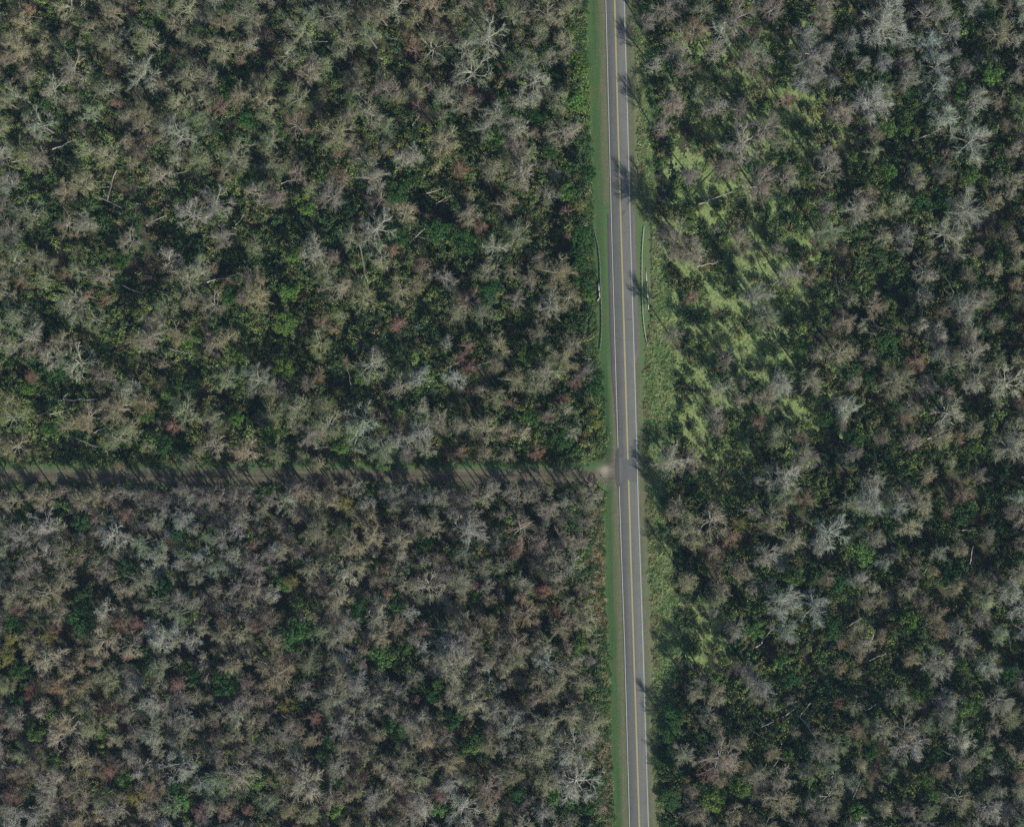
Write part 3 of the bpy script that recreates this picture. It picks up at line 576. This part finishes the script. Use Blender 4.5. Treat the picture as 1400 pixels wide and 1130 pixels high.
# ------------------------------------------------------------------ guardrails, culvert, poles, signs
def guardrail(name, path, side, label):
    pts = [np.array(P(x, y, 0)[:2]) for x, y in path]
    d = np.cumsum([0]+[np.linalg.norm(pts[k+1]-pts[k]) for k in range(len(pts)-1)])
    Lt = d[-1]; sm = np.arange(0, Lt, .95)
    cx = np.interp(sm, d, [p[0] for p in pts]); cy = np.interp(sm, d, [p[1] for p in pts])
    zg = [gh(860+(x-CX)/S, 565-y/S) for x, y in zip(cx, cy)]
    root = link(name, None, loc=(cx[len(cx)//2], cy[len(cy)//2], min(zg))); tag(root, label, 'guardrail', 'guardrails either side of the road by the culvert')
    ox, oy, oz = root.location
    prof = [(0,.38),(.04,.42),(.11,.47),(.04,.54),(.03,.56),(.04,.58),(.11,.65),(.04,.7),(0,.74),(-.03,.74),(-.03,.38)]
    V, Q = [], []
    for k in range(len(sm)):
        t = np.array([cx[min(k+1, len(sm)-1)]-cx[max(k-1, 0)], cy[min(k+1, len(sm)-1)]-cy[max(k-1, 0)]]); t /= np.linalg.norm(t)
        n = np.array([t[1], -t[0]])*side
        for (u, w) in prof: V.append((cx[k]+n[0]*u-ox, cy[k]+n[1]*u-oy, zg[k]+w-oz))
        if k:
            m = len(prof)
            for s in range(m): Q.append(((k-1)*m+s, (k-1)*m+(s+1) % m, k*m+(s+1) % m, k*m+s))
    link('rail', mesh_np('rail', V, np.array(Q), [m_steel]), root)
    for k in range(1, len(sm), 2):
        t = np.array([cx[min(k+1, len(sm)-1)]-cx[k-1], cy[min(k+1, len(sm)-1)]-cy[k-1]]); t /= np.linalg.norm(t); n = np.array([t[1], -t[0]])*side
        mb = MB(); q = np.array([cx[k]-n[0]*.24-ox, cy[k]-n[1]*.24-oy]); rz = atan2(n[1], n[0])
        mb.box((q[0], q[1], zg[k]-oz+.05), (.09,.075,.72), rz); mb.box((q[0]+n[0]*.15, q[1]+n[1]*.15, zg[k]-oz+.57), (.055,.07,.16), rz)
        link('post', mb.mesh('post', m_post), root)
    return root
guardrail('guardrail', [(812,312),(815,324),(818.3,338),(820.6,360),(821.4,385),(822.3,410),(823,430),(823.2,450),(822.2,465),(820.3,481)], 1, 'long curved steel guardrail on the west verge')
guardrail('guardrail', [(880.6,310),(879.2,325),(877.9,345),(877.6,370),(877.9,400),(879,430),(880.6,448),(883,463),(886.3,477)], -1, 'long curved steel guardrail on the east verge')
def block(name, pts, z0, z1, w, mat, label, cat):
    mb = MB(); c = P(*pts[0], 0)
    root = None
    for (x0, y0), (x1, y1) in zip(pts[:-1], pts[1:]):
        a = np.array(P(x0, y0)[:2]); e = np.array(P(x1, y1)[:2]); m = (a+e)/2; L = np.linalg.norm(e-a)
        mb.box((m[0]-c[0], m[1]-c[1], (z0+z1)/2+rnd.uniform(0, .01)), (L/2+w*.3, w/2, (z1-z0)/2), atan2(e[1]-a[1], e[0]-a[0]))
    o = link(name, mb.mesh(name, mat), loc=(c[0], c[1], 0)); return tag(o, label, cat)
block('culvert_headwall', [(818.4,387),(819.2,397),(820,406.5),(817,411)], -1, 1.15, .42, m_conc, 'short concrete culvert headwall above the ditch west of the road', 'headwall')
block('culvert_headwall', [(882.8,367),(884.2,385),(884.8,396),(885.8,408),(886.6,423)], -.6, .95, .34, m_conc, 'long thin pale concrete headwall behind the east guardrail', 'headwall')

POLES = [(783,-265),(788,-73),(793,118),(798.8,309),(804,491),(812,682),(817,868),(822.5,1055),(829,1245),(835,1440)]
PH = 12.3
tops = []
pole_first = None
for k, (x, y) in enumerate(POLES):
    tx, ty, _ = P(x, y, PH-.6); tops.append((tx, ty))
pn = ['beyond the top edge', 'beyond the top edge', 'among the shrubs high up the west verge', 'beside the top end of the west guardrail', 'just below the west guardrail', 'just south of the dirt track junction',
      'on the lower west verge', 'near the bottom of the west verge', 'beyond the bottom edge', 'beyond the bottom edge']
def make_pole():
    root = link('utility_pole', None)
    mb = MB(); mb.tube([(0,0,-1.5),(0,0,6),(0,0,PH)], [.19,.16,.12], 10); link('pole', mb.mesh('pole', m_pole, True), root)
    mb = MB(); mb.box((0,.16,PH-.6), (1.25,.06,.075)); mb.box((0,.12,PH-.62), (.13,.03,.14)); arm = link('crossarm', mb.mesh('crossarm', m_arm), root)
    for u in (-1.1, -.4, 1.1):
        mb = MB(); mb.tube([(u,.16,PH-.53),(u,.16,PH-.42),(u,.16,PH-.36),(u,.16,PH-.3)], [.05,.08,.06,.03], 8); link('insulator', mb.mesh('insulator', m_cer), arm)
    return root
def copy_tree(o, parent=None):
    c = o.copy(); col.objects.link(c); c.parent = parent
    for ch in list(o.children): copy_tree(ch, c)
    return c
for k in range(2, 8):
    r0 = make_pole() if pole_first is None else copy_tree(pole_first)
    pole_first = pole_first or r0
    r0.location = (tops[k][0], tops[k][1], 0)
    r0.rotation_euler.z = radians(-1.5)
    tag(r0, 'wooden utility pole with a pale crossarm %s' % pn[k], 'utility pole', 'utility poles along the west verge')
for w, u in enumerate((-1.1, -.4, 1.1)):
    mb = MB(); pts = []
    for k in range(len(tops)-1):
        a, e = tops[k], tops[k+1]
        for s in range(10):
            t = s/10; pts.append((a[0]*(1-t)+e[0]*t+u, a[1]*(1-t)+e[1]*t+.16, PH-.33-3.2*t*(1-t)))
    mb.tube(pts, [.008]*len(pts), 4)
    o = link('power_line', mb.mesh('power_line', m_wire)); tag(o, '%s overhead wire strung between the utility poles along the west verge' % ('westernmost', 'middle', 'easternmost')[w], 'power line', 'overhead wires')
def sign(px, py, hgt, w, face, label, cat='road sign', tilt=0):
    x, y, z = P(px, py, hgt); zz = gh(px, py)
    root = link('road_sign', None, loc=(x, y, zz)); root.rotation_euler.z = face; tag(root, label, cat)
    mb = MB(); mb.tube([(0,0,-.5),(0,0,hgt)], [.045,.04], 6); link('post', mb.mesh('post', m_steel), root)
    mb = MB(); mb.tube([(0,.05,hgt-w*.55),(0,.075,hgt-w*.55)], [w/2,w/2], 8)
    mb.box((0,.06,hgt+.02), (w*.62,.012,.1)); link('panel', mb.mesh('panel', m_sign), root)
sign(829, 661, 2.9, .76, radians(90), 'small metal sign on a post at the mouth of the dirt track')
sign(878.2, 640, 2.6, .7, radians(180), 'small metal sign on a post east of the road by the junction')
for px, py, lb in ((801.6,31,'small white marker stake near the top of the west verge'), (834.8,591,'small white marker stake beside the road above the junction'), (829.4,1028.5,'small white marker stake at the foot of the lower west verge'),(779.6,629,'small white marker stake in the grass north of the dirt track')):
    x, y, _ = P(px, py, .9); mb = MB(); mb.box((0,0,.45), (.05,.05,.55)); mb.box((0,0,1.0), (.17,.05,.06)); mb.box((0,0,.75), (.05,.15,.05))
    tag(link('marker_stake', mb.mesh('marker_stake', m_sign), loc=(x, y, gh(px, py))), lb, 'marker stake', 'small white marker stakes')

# ------------------------------------------------------------------ trees: one added for its shadow, the rest read off the photograph
TINT = {'t': (.365,.34,.225), 's': (.41,.40,.32), 'g': (.285,.32,.185), 'b': (.32,.28,.225), 'r': (.33,.195,.155), 'o': (.34,.26,.175), 'y': (.30,.29,.075),
        'L': (.11,.195,.05), 'G': (.045,.11,.032)}
WORD = {'t': 'tan', 's': 'silver grey', 'g': 'greenish grey', 'b': 'brownish grey', 'r': 'red-budded', 'o': 'rust orange', 'y': 'yellowish', 'L': 'light green', 'G': 'dark green'}
def vary(c, a=.16, at=None):
    k = 1+rnd.uniform(-a, a)
    if at:                      # stands of one kind: greyer here, more olive there
        q = mn.noise(Vector((at[0]*.006, at[1]*.006, 50))); q2 = mn.noise(Vector((at[0]*.011, at[1]*.011, 90)))
        m = (.9, .93, .84) if at[0] < 842 and at[1] < 645 else (.95, .955, .955) if at[0] < 842 else (.93, .965, .92)
        k *= 1+.25*q2; c = (c[0]*m[0]*(1+.14*q), c[1]*m[1], c[2]*m[2]*(1-.2*q))
    return tuple(max(.01, v*k*(1+rnd.uniform(-.06, .06))) for v in c)
trees = []
for ox, oy, s in TILES:
    for w in s.split():
        x, y, r = (float(t) for t in w[1:].split(','))
        px, py, r = ox+x/5, oy+y/5, r/5
        if w[0] == 'r' and r < 8.5 and rnd.random() < .5: continue
        if any((px-t[1])**2+(py-t[2])**2 < (.45*(r+t[3]))**2 and abs(r-t[3]) < 9 for t in trees if abs(py-t[2]) < 20): continue
        trees.append((w[0], px, py, r))
bare = sorted([t for t in trees if t[0] in 'tsbg'], key=lambda t: -t[3])
singles = bare[:299]+[t for t in trees if t[0] in 'royLG']
rest = bare[299:]
singles.append(('b', 948, 344, 19))  # extra tree, added to deepen the shadow cast on the road
def spot(t, hk):
    """base point and scale of a tree whose crown shows at pixel (px, py) with radius r"""
    c, px, py, r = t
    x, y, _ = P(px, py, 14.5*hk)
    return x, y, r*S*1.08/4.5
SZ = lambda r: 'very broad' if r >= 22 else 'broad' if r >= 18 else 'medium-sized' if r >= 14 else 'small' if r >= 10 else 'tiny'
def where(px, py):
    if px > 842: q = 'east of the road'
    elif py < 650: q = 'north of the track'
    else: q = 'south of the track'
    return q
LAND = [(829,661,'the sign at the track mouth'),(812,690,'the pole south of the junction'),(800,495,'the pole below the west guardrail')]
KIND = {}
for c in 'tsbg': KIND[c] = ('bare_tree', 'bare tree', 'leafless trees of the swamp forest', 'bare tree')
for c in 'roy': KIND[c] = ('budding_tree', 'budding tree', 'budding trees scattered in the swamp forest', 'tree')
for c in 'LG': KIND[c] = ('leafy_tree', 'leafy tree', 'green leafy trees scattered in the swamp forest', 'leafy tree')
seen_lab = {}
def label_for(t):
    c, px, py, r = t
    body = '%s %s %s' % (SZ(r), WORD[c], KIND[c][3])
    xp, yp = round(px/14), round(py/11.3)
    place = None
    if 600 < py < 634 and px < 830: place = 'on the track\'s north edge, %d%% across' % xp
    elif 664 < py < 700 and px < 820: place = 'on the track\'s south edge, %d%% across' % xp
    elif abs(px-interp(XL, py)) < 28 and px < 842: place = 'at the woods\' edge west of the road, %d%% down' % yp
    elif abs(px-interp(XG, py)) < 30: place = 'on the woods\' edge east of the road, %d%% down' % yp
    else:
        place = '%s, %d%% across, %d%% down' % (where(px, py), xp, yp)
        if c in 'tsbg':
            near = sorted((hypot(px-q[1], py-q[2])/(r+q[3]), q) for q in trees if q[0] in 'royLG' and abs(px-q[1]) < 45 and abs(py-q[2]) < 45 and (px < 842) == (q[1] < 842))
            if near and near[0][0] < 1.5:
                q = near[0][1]; dx, dy = px-q[1], py-q[2]
                side = ('right of' if dx > 0 else 'left of') if abs(dx) > abs(dy) else ('below' if dy > 0 else 'above')
                place = '%s a %s tree, %d%% across, %d%% down' % (side, WORD[q[0]], xp, yp)
    lab = body+' '+place
    if lab in seen_lab:
        lab = '%s %s, %.1f%% across, %.1f%% down' % (body, where(px, py), px/14, py/11.3)
    seen_lab[lab] = 1
    return lab
for t in singles:
    c, px, py, r = t
    nm, cat, grp, _ = KIND[c]
    if c in 'LG': k = NB+rnd.randrange(3)
    elif c == 's': k = rnd.choice([0,1,2,3,4,5,6,7,8,6,7,8])
    elif px > 842 or py < 640: k = rnd.choice([0,1,2,3,4,5,6,7,8])
    else: k = rnd.choice([0,1,2,3,4,5,0,1,2,3,4,5,7])
    hk = (.78+.42*min(1, r/22)+rnd.uniform(-.07, .1))
    if c in 'LG': hk *= .8
    if px < 780 and 200 < py < 630: hk *= .9
    if c in 'roy': hk *= .88
    if px > 842 and px < interp(XG, py)+45:
        hk *= .85 if py < 500 else .5
        if c in 'LG' and py > 950: hk *= .6  # low shaded shrubs, built here as shortened leafy trees
    if px > 842 and 640 < py < 940 and px < interp(XG, py)+90: hk *= .85
    for (ex, ey, eh) in ((924,328,1.4),(916,632,.6),(900,176,1.25),(916,456,1.05),(920,68,1.0),(910,10,1.0)):
        if abs(px-ex) < 6 and abs(py-ey) < 6: hk = eh; k = rnd.randrange(6)
    if (px, py) == (948, 344): hk = 1.38; k = 2
    x, y, sc = spot(t, hk)
    root = link(nm, None, loc=(x, y, 0)); root.rotation_euler = (rnd.gauss(0, .02), rnd.gauss(0, .02), rnd.uniform(0, 2*pi)); root.scale = (sc, sc*rnd.uniform(.9, 1.1), hk)
    tag(root, label_for(t), cat, grp)
    ti = vary(TINT[c], .16, (px, py))
    for part, me in zip(('trunk', 'crown'), LIB[k]):
        o = link(part, me, root); o['tint'] = [float(v) for v in ti]

# the remaining bare trees: smaller ones read off the photograph, then the low, crowded growth between all of them
pts = []
def add_bare(t, hk, k=None, a=.16, tint=None):
    x, y, sc = spot(t, hk)
    k = rnd.randrange(6) if k is None else k
    pts.append((x, y, 0, rnd.gauss(0, .03), rnd.gauss(0, .03), rnd.uniform(0, 2*pi), sc, sc*rnd.uniform(.88, 1.12), hk, *vary(tint or TINT[t[0]], a, (t[1], t[2])), k))
for t in rest: add_bare(t, .76+.36*min(1, t[3]/20)+rnd.uniform(-.06, .08), rnd.choice([0,1,2,3,4,5,6,7,8]) if t[0] == 's' else None)
occ = [(t[1], t[2], t[3]) for t in trees]
grid = {}
def gput(x, y, r): grid.setdefault((int(x//40), int(y//40)), []).append((x, y, r))
for o in occ: gput(*o)
def clear(x, y, r, f):
    gx0, gy0 = int(x//40), int(y//40)
    for i in (-1,0,1):
        for j in (-1,0,1):
            for (a, b_, c_) in grid.get((gx0+i, gy0+j), ()):
                if (a-x)**2+(b_-y)**2 < (f*(r+c_))**2: return False
    return True
nfill = 0
px = -150  # extra row of trees along the south edge, added to shade the track
while px < 800:
    px += rnd.uniform(8, 21); py = rnd.uniform(667, 684)
    if clear(px, py, 8, .5): gput(px, py, 10); add_bare((rnd.choice('tsbbt'), px, py, rnd.uniform(9, 15)), rnd.uniform(.7, 1.15), rnd.randrange(9))
for _ in range(26000):
    px, py = rnd.uniform(-170, 1590), rnd.uniform(-190, 1330)
    inside = 0 < px < 1400 and 0 < py < 1130
    ge = green_at(px, py); west = px < 842
    r = (rnd.uniform(6, 13) if rnd.random() < .5 else rnd.uniform(12, 21)) if inside else rnd.uniform(12, 22)
    if corridor(px, py, r*(.25 if 655 < py < 700 and px < 800 else .75)+(10 if py > 690 and px < 842 else 0)): continue
    dens = (.36-.45*ge if py < 230 else .12-.2*ge) if west else (.14-.16*ge)
    if west and py > 650: dens = .62+.5*mn.noise(Vector((px*.013, py*.013, 77)))
    if not inside: dens = .8
    if px > 900 and weed_at(px, py) > .35: dens *= .3
    if not west and px < interp(XG, py)+48: continue
    if rnd.random() > dens: continue
    if not clear(px, py, r, .62): continue
    gput(px, py, r); nfill += 1
    if west and py > 650: c = rnd.choice('tttssbbg')
    elif west: c = rnd.choice('ttgggsbb')
    else: c = rnd.choice('bbbssgt')
    hk = rnd.uniform(.42, .66) if inside else rnd.uniform(.6, .95)
    add_bare((c, px, py, r), hk, rnd.randrange(6), .22)
variants = []
for (T, B, W) in BARE: variants.append(join_mb((T, 0), (B, 1), (W, 2)))
scatter('bare_trees', variants, [m_trunk, m_bark, m_twig], pts, 'smaller leafless grey trees crowding between the larger ones', 'bare trees')

# ------------------------------------------------------------------ undergrowth: leafy shrubs, reeds and twiggy brush
def shrub(seed, n, leaf, flat=.7):
    r = np.random.default_rng(seed); W = MB(); V = []
    cs = [(np.array([r.normal(0, .5), r.normal(0, .5), r.uniform(.4, 1.0)*flat]), r.uniform(.35, .6)) for _ in range(7)]
    for k in range(n):
        c, R = cs[r.integers(len(cs))]; d = nv(r.normal(0, 1, 3)); p = c+d*R*r.uniform(.5, 1)
        nn = nv(d*.6+r.normal(0, .6, 3)+np.array([0,0,.4])); a = nv(np.cross(nn, r.normal(0, 1, 3))); e = np.cross(nn, a); s = leaf*r.uniform(.6, 1.4)
        V += [p-a*s*1.4, p+e*s*.75, p+a*s*1.4, p-e*s*.75]
    W.v.append(np.array(V)); W.q = [(4*k, 4*k+1, 4*k+2, 4*k+3) for k in range(n)]; W.n = 4*n
    return W
def brush(seed, n):
    r = np.random.default_rng(seed); W = MB()
    for k in range(n):
        a = r.uniform(0, 2*pi); b0 = np.array([r.normal(0, .35), r.normal(0, .35), 0]); el = r.uniform(.7, 1.4)
        d = np.array([cos(a)*cos(el), sin(a)*cos(el), sin(el)])
        p1 = b0+d*r.uniform(.4, .8); p2 = p1+nv(d+r.normal(0, .35, 3))*r.uniform(.3, .6)
        W.tube([b0, p1, p2], [.02,.014,0], 3)
        for _ in range(3):
            t = r.uniform(.3, 1); p = p1*(1-t)+p2*t; W.tube([p, p+nv(d+r.normal(0, .7, 3))*r.uniform(.15, .4)], [.012, 0], 3)
    return W
def tuft(seed, n):
    r = np.random.default_rng(seed); W = MB()
    for k in range(n):
        a = r.uniform(0, 2*pi); b0 = np.array([r.normal(0, .3), r.normal(0, .3), 0]); d = nv(np.array([cos(a)*.5, sin(a)*.5, 1])+r.normal(0, .2, 3))
        side = nv(np.cross(d, [0,0,1.0]))*.045; p1 = b0+d*.55; p2 = p1+nv(d*.6+np.array([cos(a), sin(a), -.1])*.8)*r.uniform(.3, .6)
        i = W.n; W.v.append(np.array([b0-side, b0+side, p1+side, p1-side, p2])); W.n += 5
        W.q.append((i, i+1, i+2, i+3)); W.t.append((i+3, i+2, i+4))
    return W
uv = []
for k in range(3): V_, T_, Q_, mi = join_mb((shrub(201+k, 420, .085), 0)); uv.append((V_, T_, Q_, mi))
for k in range(2): uv.append(join_mb((brush(221+k, 90), 1)))
for k in range(2): uv.append(join_mb((tuft(231+k, 60), 0)))
SH_G, SH_L, SH_O, SH_B, SH_T = (.078,.148,.056), (.205,.275,.1), (.2,.2,.09), (.23,.195,.145), (.4,.32,.2)
up = []
def place(px, py, k, w, h, tint, a=.25, z=None):
    x, y, _ = P(px, py, h*.5)
    z0 = gh(px, py)-.05 if 780 < px < 945 or (610 < py < 690 and px < 850) else .05
    up.append((x, y, z0 if z is None else z, rnd.gauss(0, .12), rnd.gauss(0, .12), rnd.uniform(0, 2*pi), w, w*rnd.uniform(.8, 1.2), h, *vary(tint, a), k))
for _ in range(30000):
    px, py = rnd.uniform(-60, 1460), rnd.uniform(-60, 1190)
    if corridor(px, py, 3): continue
    if px < 842 and py > 690 and px > interp(XL, py)-15: continue
    ge = green_at(px, py)
    if px < 842 and py < 640: ge *= 1.35
    if px < 842: ge += .75*math.exp(-max(0, interp(XL, py)-px)/22)
    pat = .5+.75*mn.noise(Vector((px*.018, py*.018, 9)))+.35*mn.noise(Vector((px*.06, py*.06, 3)))
    wd = weed_at(px, py) if px > 900 else 0
    u = rnd.random()
    if rnd.random() < .5*min(1, wd*1.2): continue
    if u < (ge*1.75+.12)*pat*2*(1-.4*min(1, wd)):
        t = rnd.random(); lt = .55+.9*(mn.noise(Vector((px*.012, py*.012, 30))))+.25*(px < 500 and 440 < py < 640)
        tint = SH_L if t < lt*.6 else SH_O if t < lt*.6+.2 else SH_G
        s = rnd.uniform(.9, 2.3)
        place(px, py, rnd.randrange(3), s, s*rnd.uniform(1.0, 2.3), tint)
    elif u < .75: 
        s = rnd.uniform(1.0, 2.3); place(px, py, 3+rnd.randrange(2), s, s*rnd.uniform(.8, 1.6), SH_B if rnd.random() < .8 else SH_O)
# the shrubby margins beside the verges
for _ in range(3400):
    py = rnd.uniform(-40, 1170); xl = interp(XL, py)
    if 626 < py < 672: continue
    px = xl-abs(rnd.gauss(0, 9))+1
    south = py > 690
    if south and px > xl-14 and rnd.random() < (.85 if py < 860 or py > 1010 else .5): place(px, py, rnd.choice([0,1,5,6]), rnd.uniform(.6, 1.3), rnd.uniform(.7, 1.4), rnd.choice([SH_T, SH_T, SH_T, SH_O, SH_G]), .35)
    else: s = rnd.uniform(.7, 1.5); place(px, py, rnd.randrange(3), s, s*rnd.uniform(.7, 1.3), rnd.choice([SH_G, SH_G, SH_L]))
for _ in range(700):                                       # bank of the track
    px = rnd.uniform(-40, 815); py = rnd.choice([rnd.gauss(630, 3.5), rnd.gauss(667, 2.5)])
    s = rnd.uniform(.4, 1.0); place(px, py, rnd.randrange(3), s, s, rnd.choice([SH_G, SH_L, SH_O]))
# tall rough grass on the east bank
for _ in range(7500):
    py = rnd.uniform(-40, 1170); xr, xg = interp(XR, py), interp(XG, py)
    px = rnd.uniform(xr-1, xg+3)
    if 300 < py < 440 and px < 893: continue
    if py > 960 and rnd.random() < .5: continue
    n_ = mn.noise(Vector((px*.05, py*.03, 1)))
    tint = (.35,.43,.19) if n_+rnd.gauss(0, .15) > -.08 else (.23,.345,.135)
    if px < xr+5 and rnd.random() < .4: tint = (.25,.24,.12)
    place(px, py, rnd.choice([5,6,5,6,5,6,5,0]), rnd.uniform(.7, 1.4), rnd.uniform(.7, 1.5), tint)
scatter('undergrowth', uv, [m_leaf, m_twig], up, 'green shrubs, tangled brush and rough grass covering the forest floor and road banks', 'undergrowth')

# ------------------------------------------------------------------ pale dead trees lying or leaning in the undergrowth
ln = 0
for ox, oy, s in LOGS:
    for w in s.split():
        a, b_, c_, d_ = (float(v) for v in w.split(',')) if w.count(',') == 3 else (0,0,0,0)
        p0 = (ox+a/5, oy+b_/5); p1 = (ox+c_/5, oy+d_/5)
        z0, z1 = rnd.uniform(2, 4), rnd.uniform(7, 10)
        L = hypot(p1[0]-p0[0], p1[1]-p0[1])*S
        if L < 7: z0, z1 = rnd.uniform(4, 6), rnd.uniform(11, 14)
        q0 = np.array(P(*p0, z0)); q1 = np.array(P(*p1, z1))
        d = nv(q1-q0); r0 = .14+.012*L
        foot = q0-d*(z0/max(d[2], .12)*.0+0)
        root = link('dead_tree', None, loc=(q0[0], q0[1], 0))
        mx, my = (p0[0]+p1[0])/2, (p0[1]+p1[1])/2
        ang = 'level' if abs(p1[1]-p0[1]) < .3*abs(p1[0]-p0[0]) else 'upright' if abs(p1[0]-p0[0]) < .4*abs(p1[1]-p0[1]) else 'slanting'
        tag(root, '%s pale dead trunk lying %s %s, %d%% across, %d%% down' % ('long' if L > 9 else 'short', ang, where(mx, my), round(mx/14), round(my/11.3)), 'dead tree', 'dead trunks leaning in the undergrowth')
        o3 = np.array([q0[0], q0[1], 0]); r = np.random.default_rng(900+ln); ln += 1
        mb = MB(); n = 5
        pp = [q0-o3+(q1-q0)*k/n+(r.normal(0, .02*L, 3)*np.array([1,1,.3]) if 0 < k < n else 0) for k in range(n+1)]
        st = pp[0]-np.array([d[0], d[1], 0])*.6; st[2] = -.4
        mb.tube([st]+pp, [r0*1.25]+[r0*(1-.7*k/n) for k in range(n+1)], 6)
        link('trunk', mb.mesh('trunk', m_dead, True), root)
        mb = MB()
        for k in range(max(3, int(L/2))):
            t = r.uniform(.45, 1); i = min(int(t*n), n-1); f = t*n-i; p = pp[i]*(1-f)+pp[i+1]*f
            dd = nv(d+r.normal(0, .7, 3)+np.array([0,0,.3])); l = r.uniform(.8, 2.2)
            e = p+dd*l; mb.tube([p, p+dd*l*.5+r.normal(0, .08, 3), e], [.05,.035,0], 4)
            mb.tube([p+dd*l*.5, p+dd*l*.5+nv(dd+r.normal(0, .7, 3))*l*.5], [.03, 0], 3)
        link('branches', mb.mesh('branches', m_dead), root)

# ------------------------------------------------------------------ camera, sun, sky
cam = bpy.data.cameras.new('camera'); co = bpy.data.objects.new('camera', cam); col.objects.link(co)
co.location = (CX, CY, H); cam.sensor_width = 36; cam.lens = 36*H/(1400*S); cam.shift_x = (700-CPX)/1400; cam.clip_start = 1; cam.clip_end = 3000
scene.camera = co
EL, AZ = radians(35), radians(145.5)
su = bpy.data.lights.new('sun', 'SUN'); su.energy = 5.0; su.angle = radians(.53); su.color = (1, .965, .9)
so = bpy.data.objects.new('sun', su); col.objects.link(so); so.location = (0, 0, 200)
from mathutils import Vector as Vc
dv = Vc((sin(AZ)*cos(EL), cos(AZ)*cos(EL), sin(EL)))
so.rotation_euler = dv.to_track_quat('Z', 'Y').to_euler()
w = bpy.data.worlds.new('World'); scene.world = w; w.use_nodes = True
nt = w.node_tree; bg = nt.nodes['Background']
sky = nt.nodes.new('ShaderNodeTexSky'); sky.sky_type = 'NISHITA'; sky.sun_disc = False; sky.sun_elevation = EL; sky.sun_rotation = AZ
sky.air_density = 1.3; sky.dust_density = .6; sky.ozone_density = 2
nt.links.new(sky.outputs[0], bg.inputs[0]); bg.inputs[1].default_value = .085
scene.view_settings.view_transform = 'Standard'; scene.view_settings.look = 'None'; scene.view_settings.exposure = 0; scene.view_settings.gamma = 1
scene.cycles.max_bounces = 4; scene.cycles.diffuse_bounces = 2; scene.cycles.glossy_bounces = 1; scene.cycles.transmission_bounces = 2
scene.cycles.use_denoising = False
# the blue air between the aircraft and the forest
mb = MB(); mb.box((0,0,(H+40-4)/2), (1600,1600,(H+40+4)/2))
m_haze = bpy.data.materials.new('haze_air'); m_haze.use_nodes = True; nt = m_haze.node_tree; nt.nodes.clear()
ho = nt.nodes.new('ShaderNodeOutputMaterial'); pv = nt.nodes.new('ShaderNodeVolumePrincipled')
pv.inputs['Color'].default_value = (.42,.64,1,1); pv.inputs['Density'].default_value = 4.5e-5; pv.inputs['Anisotropy'].default_value = 0
nt.links.new(pv.outputs[0], ho.inputs['Volume'])
tag(link('haze', mb.mesh('haze', m_haze)), 'thin blue air under the aircraft', kind='stuff')
print('trees', len(trees), 'singles', len(singles), 'rest', len(rest), 'fill', nfill, 'under', len(up))
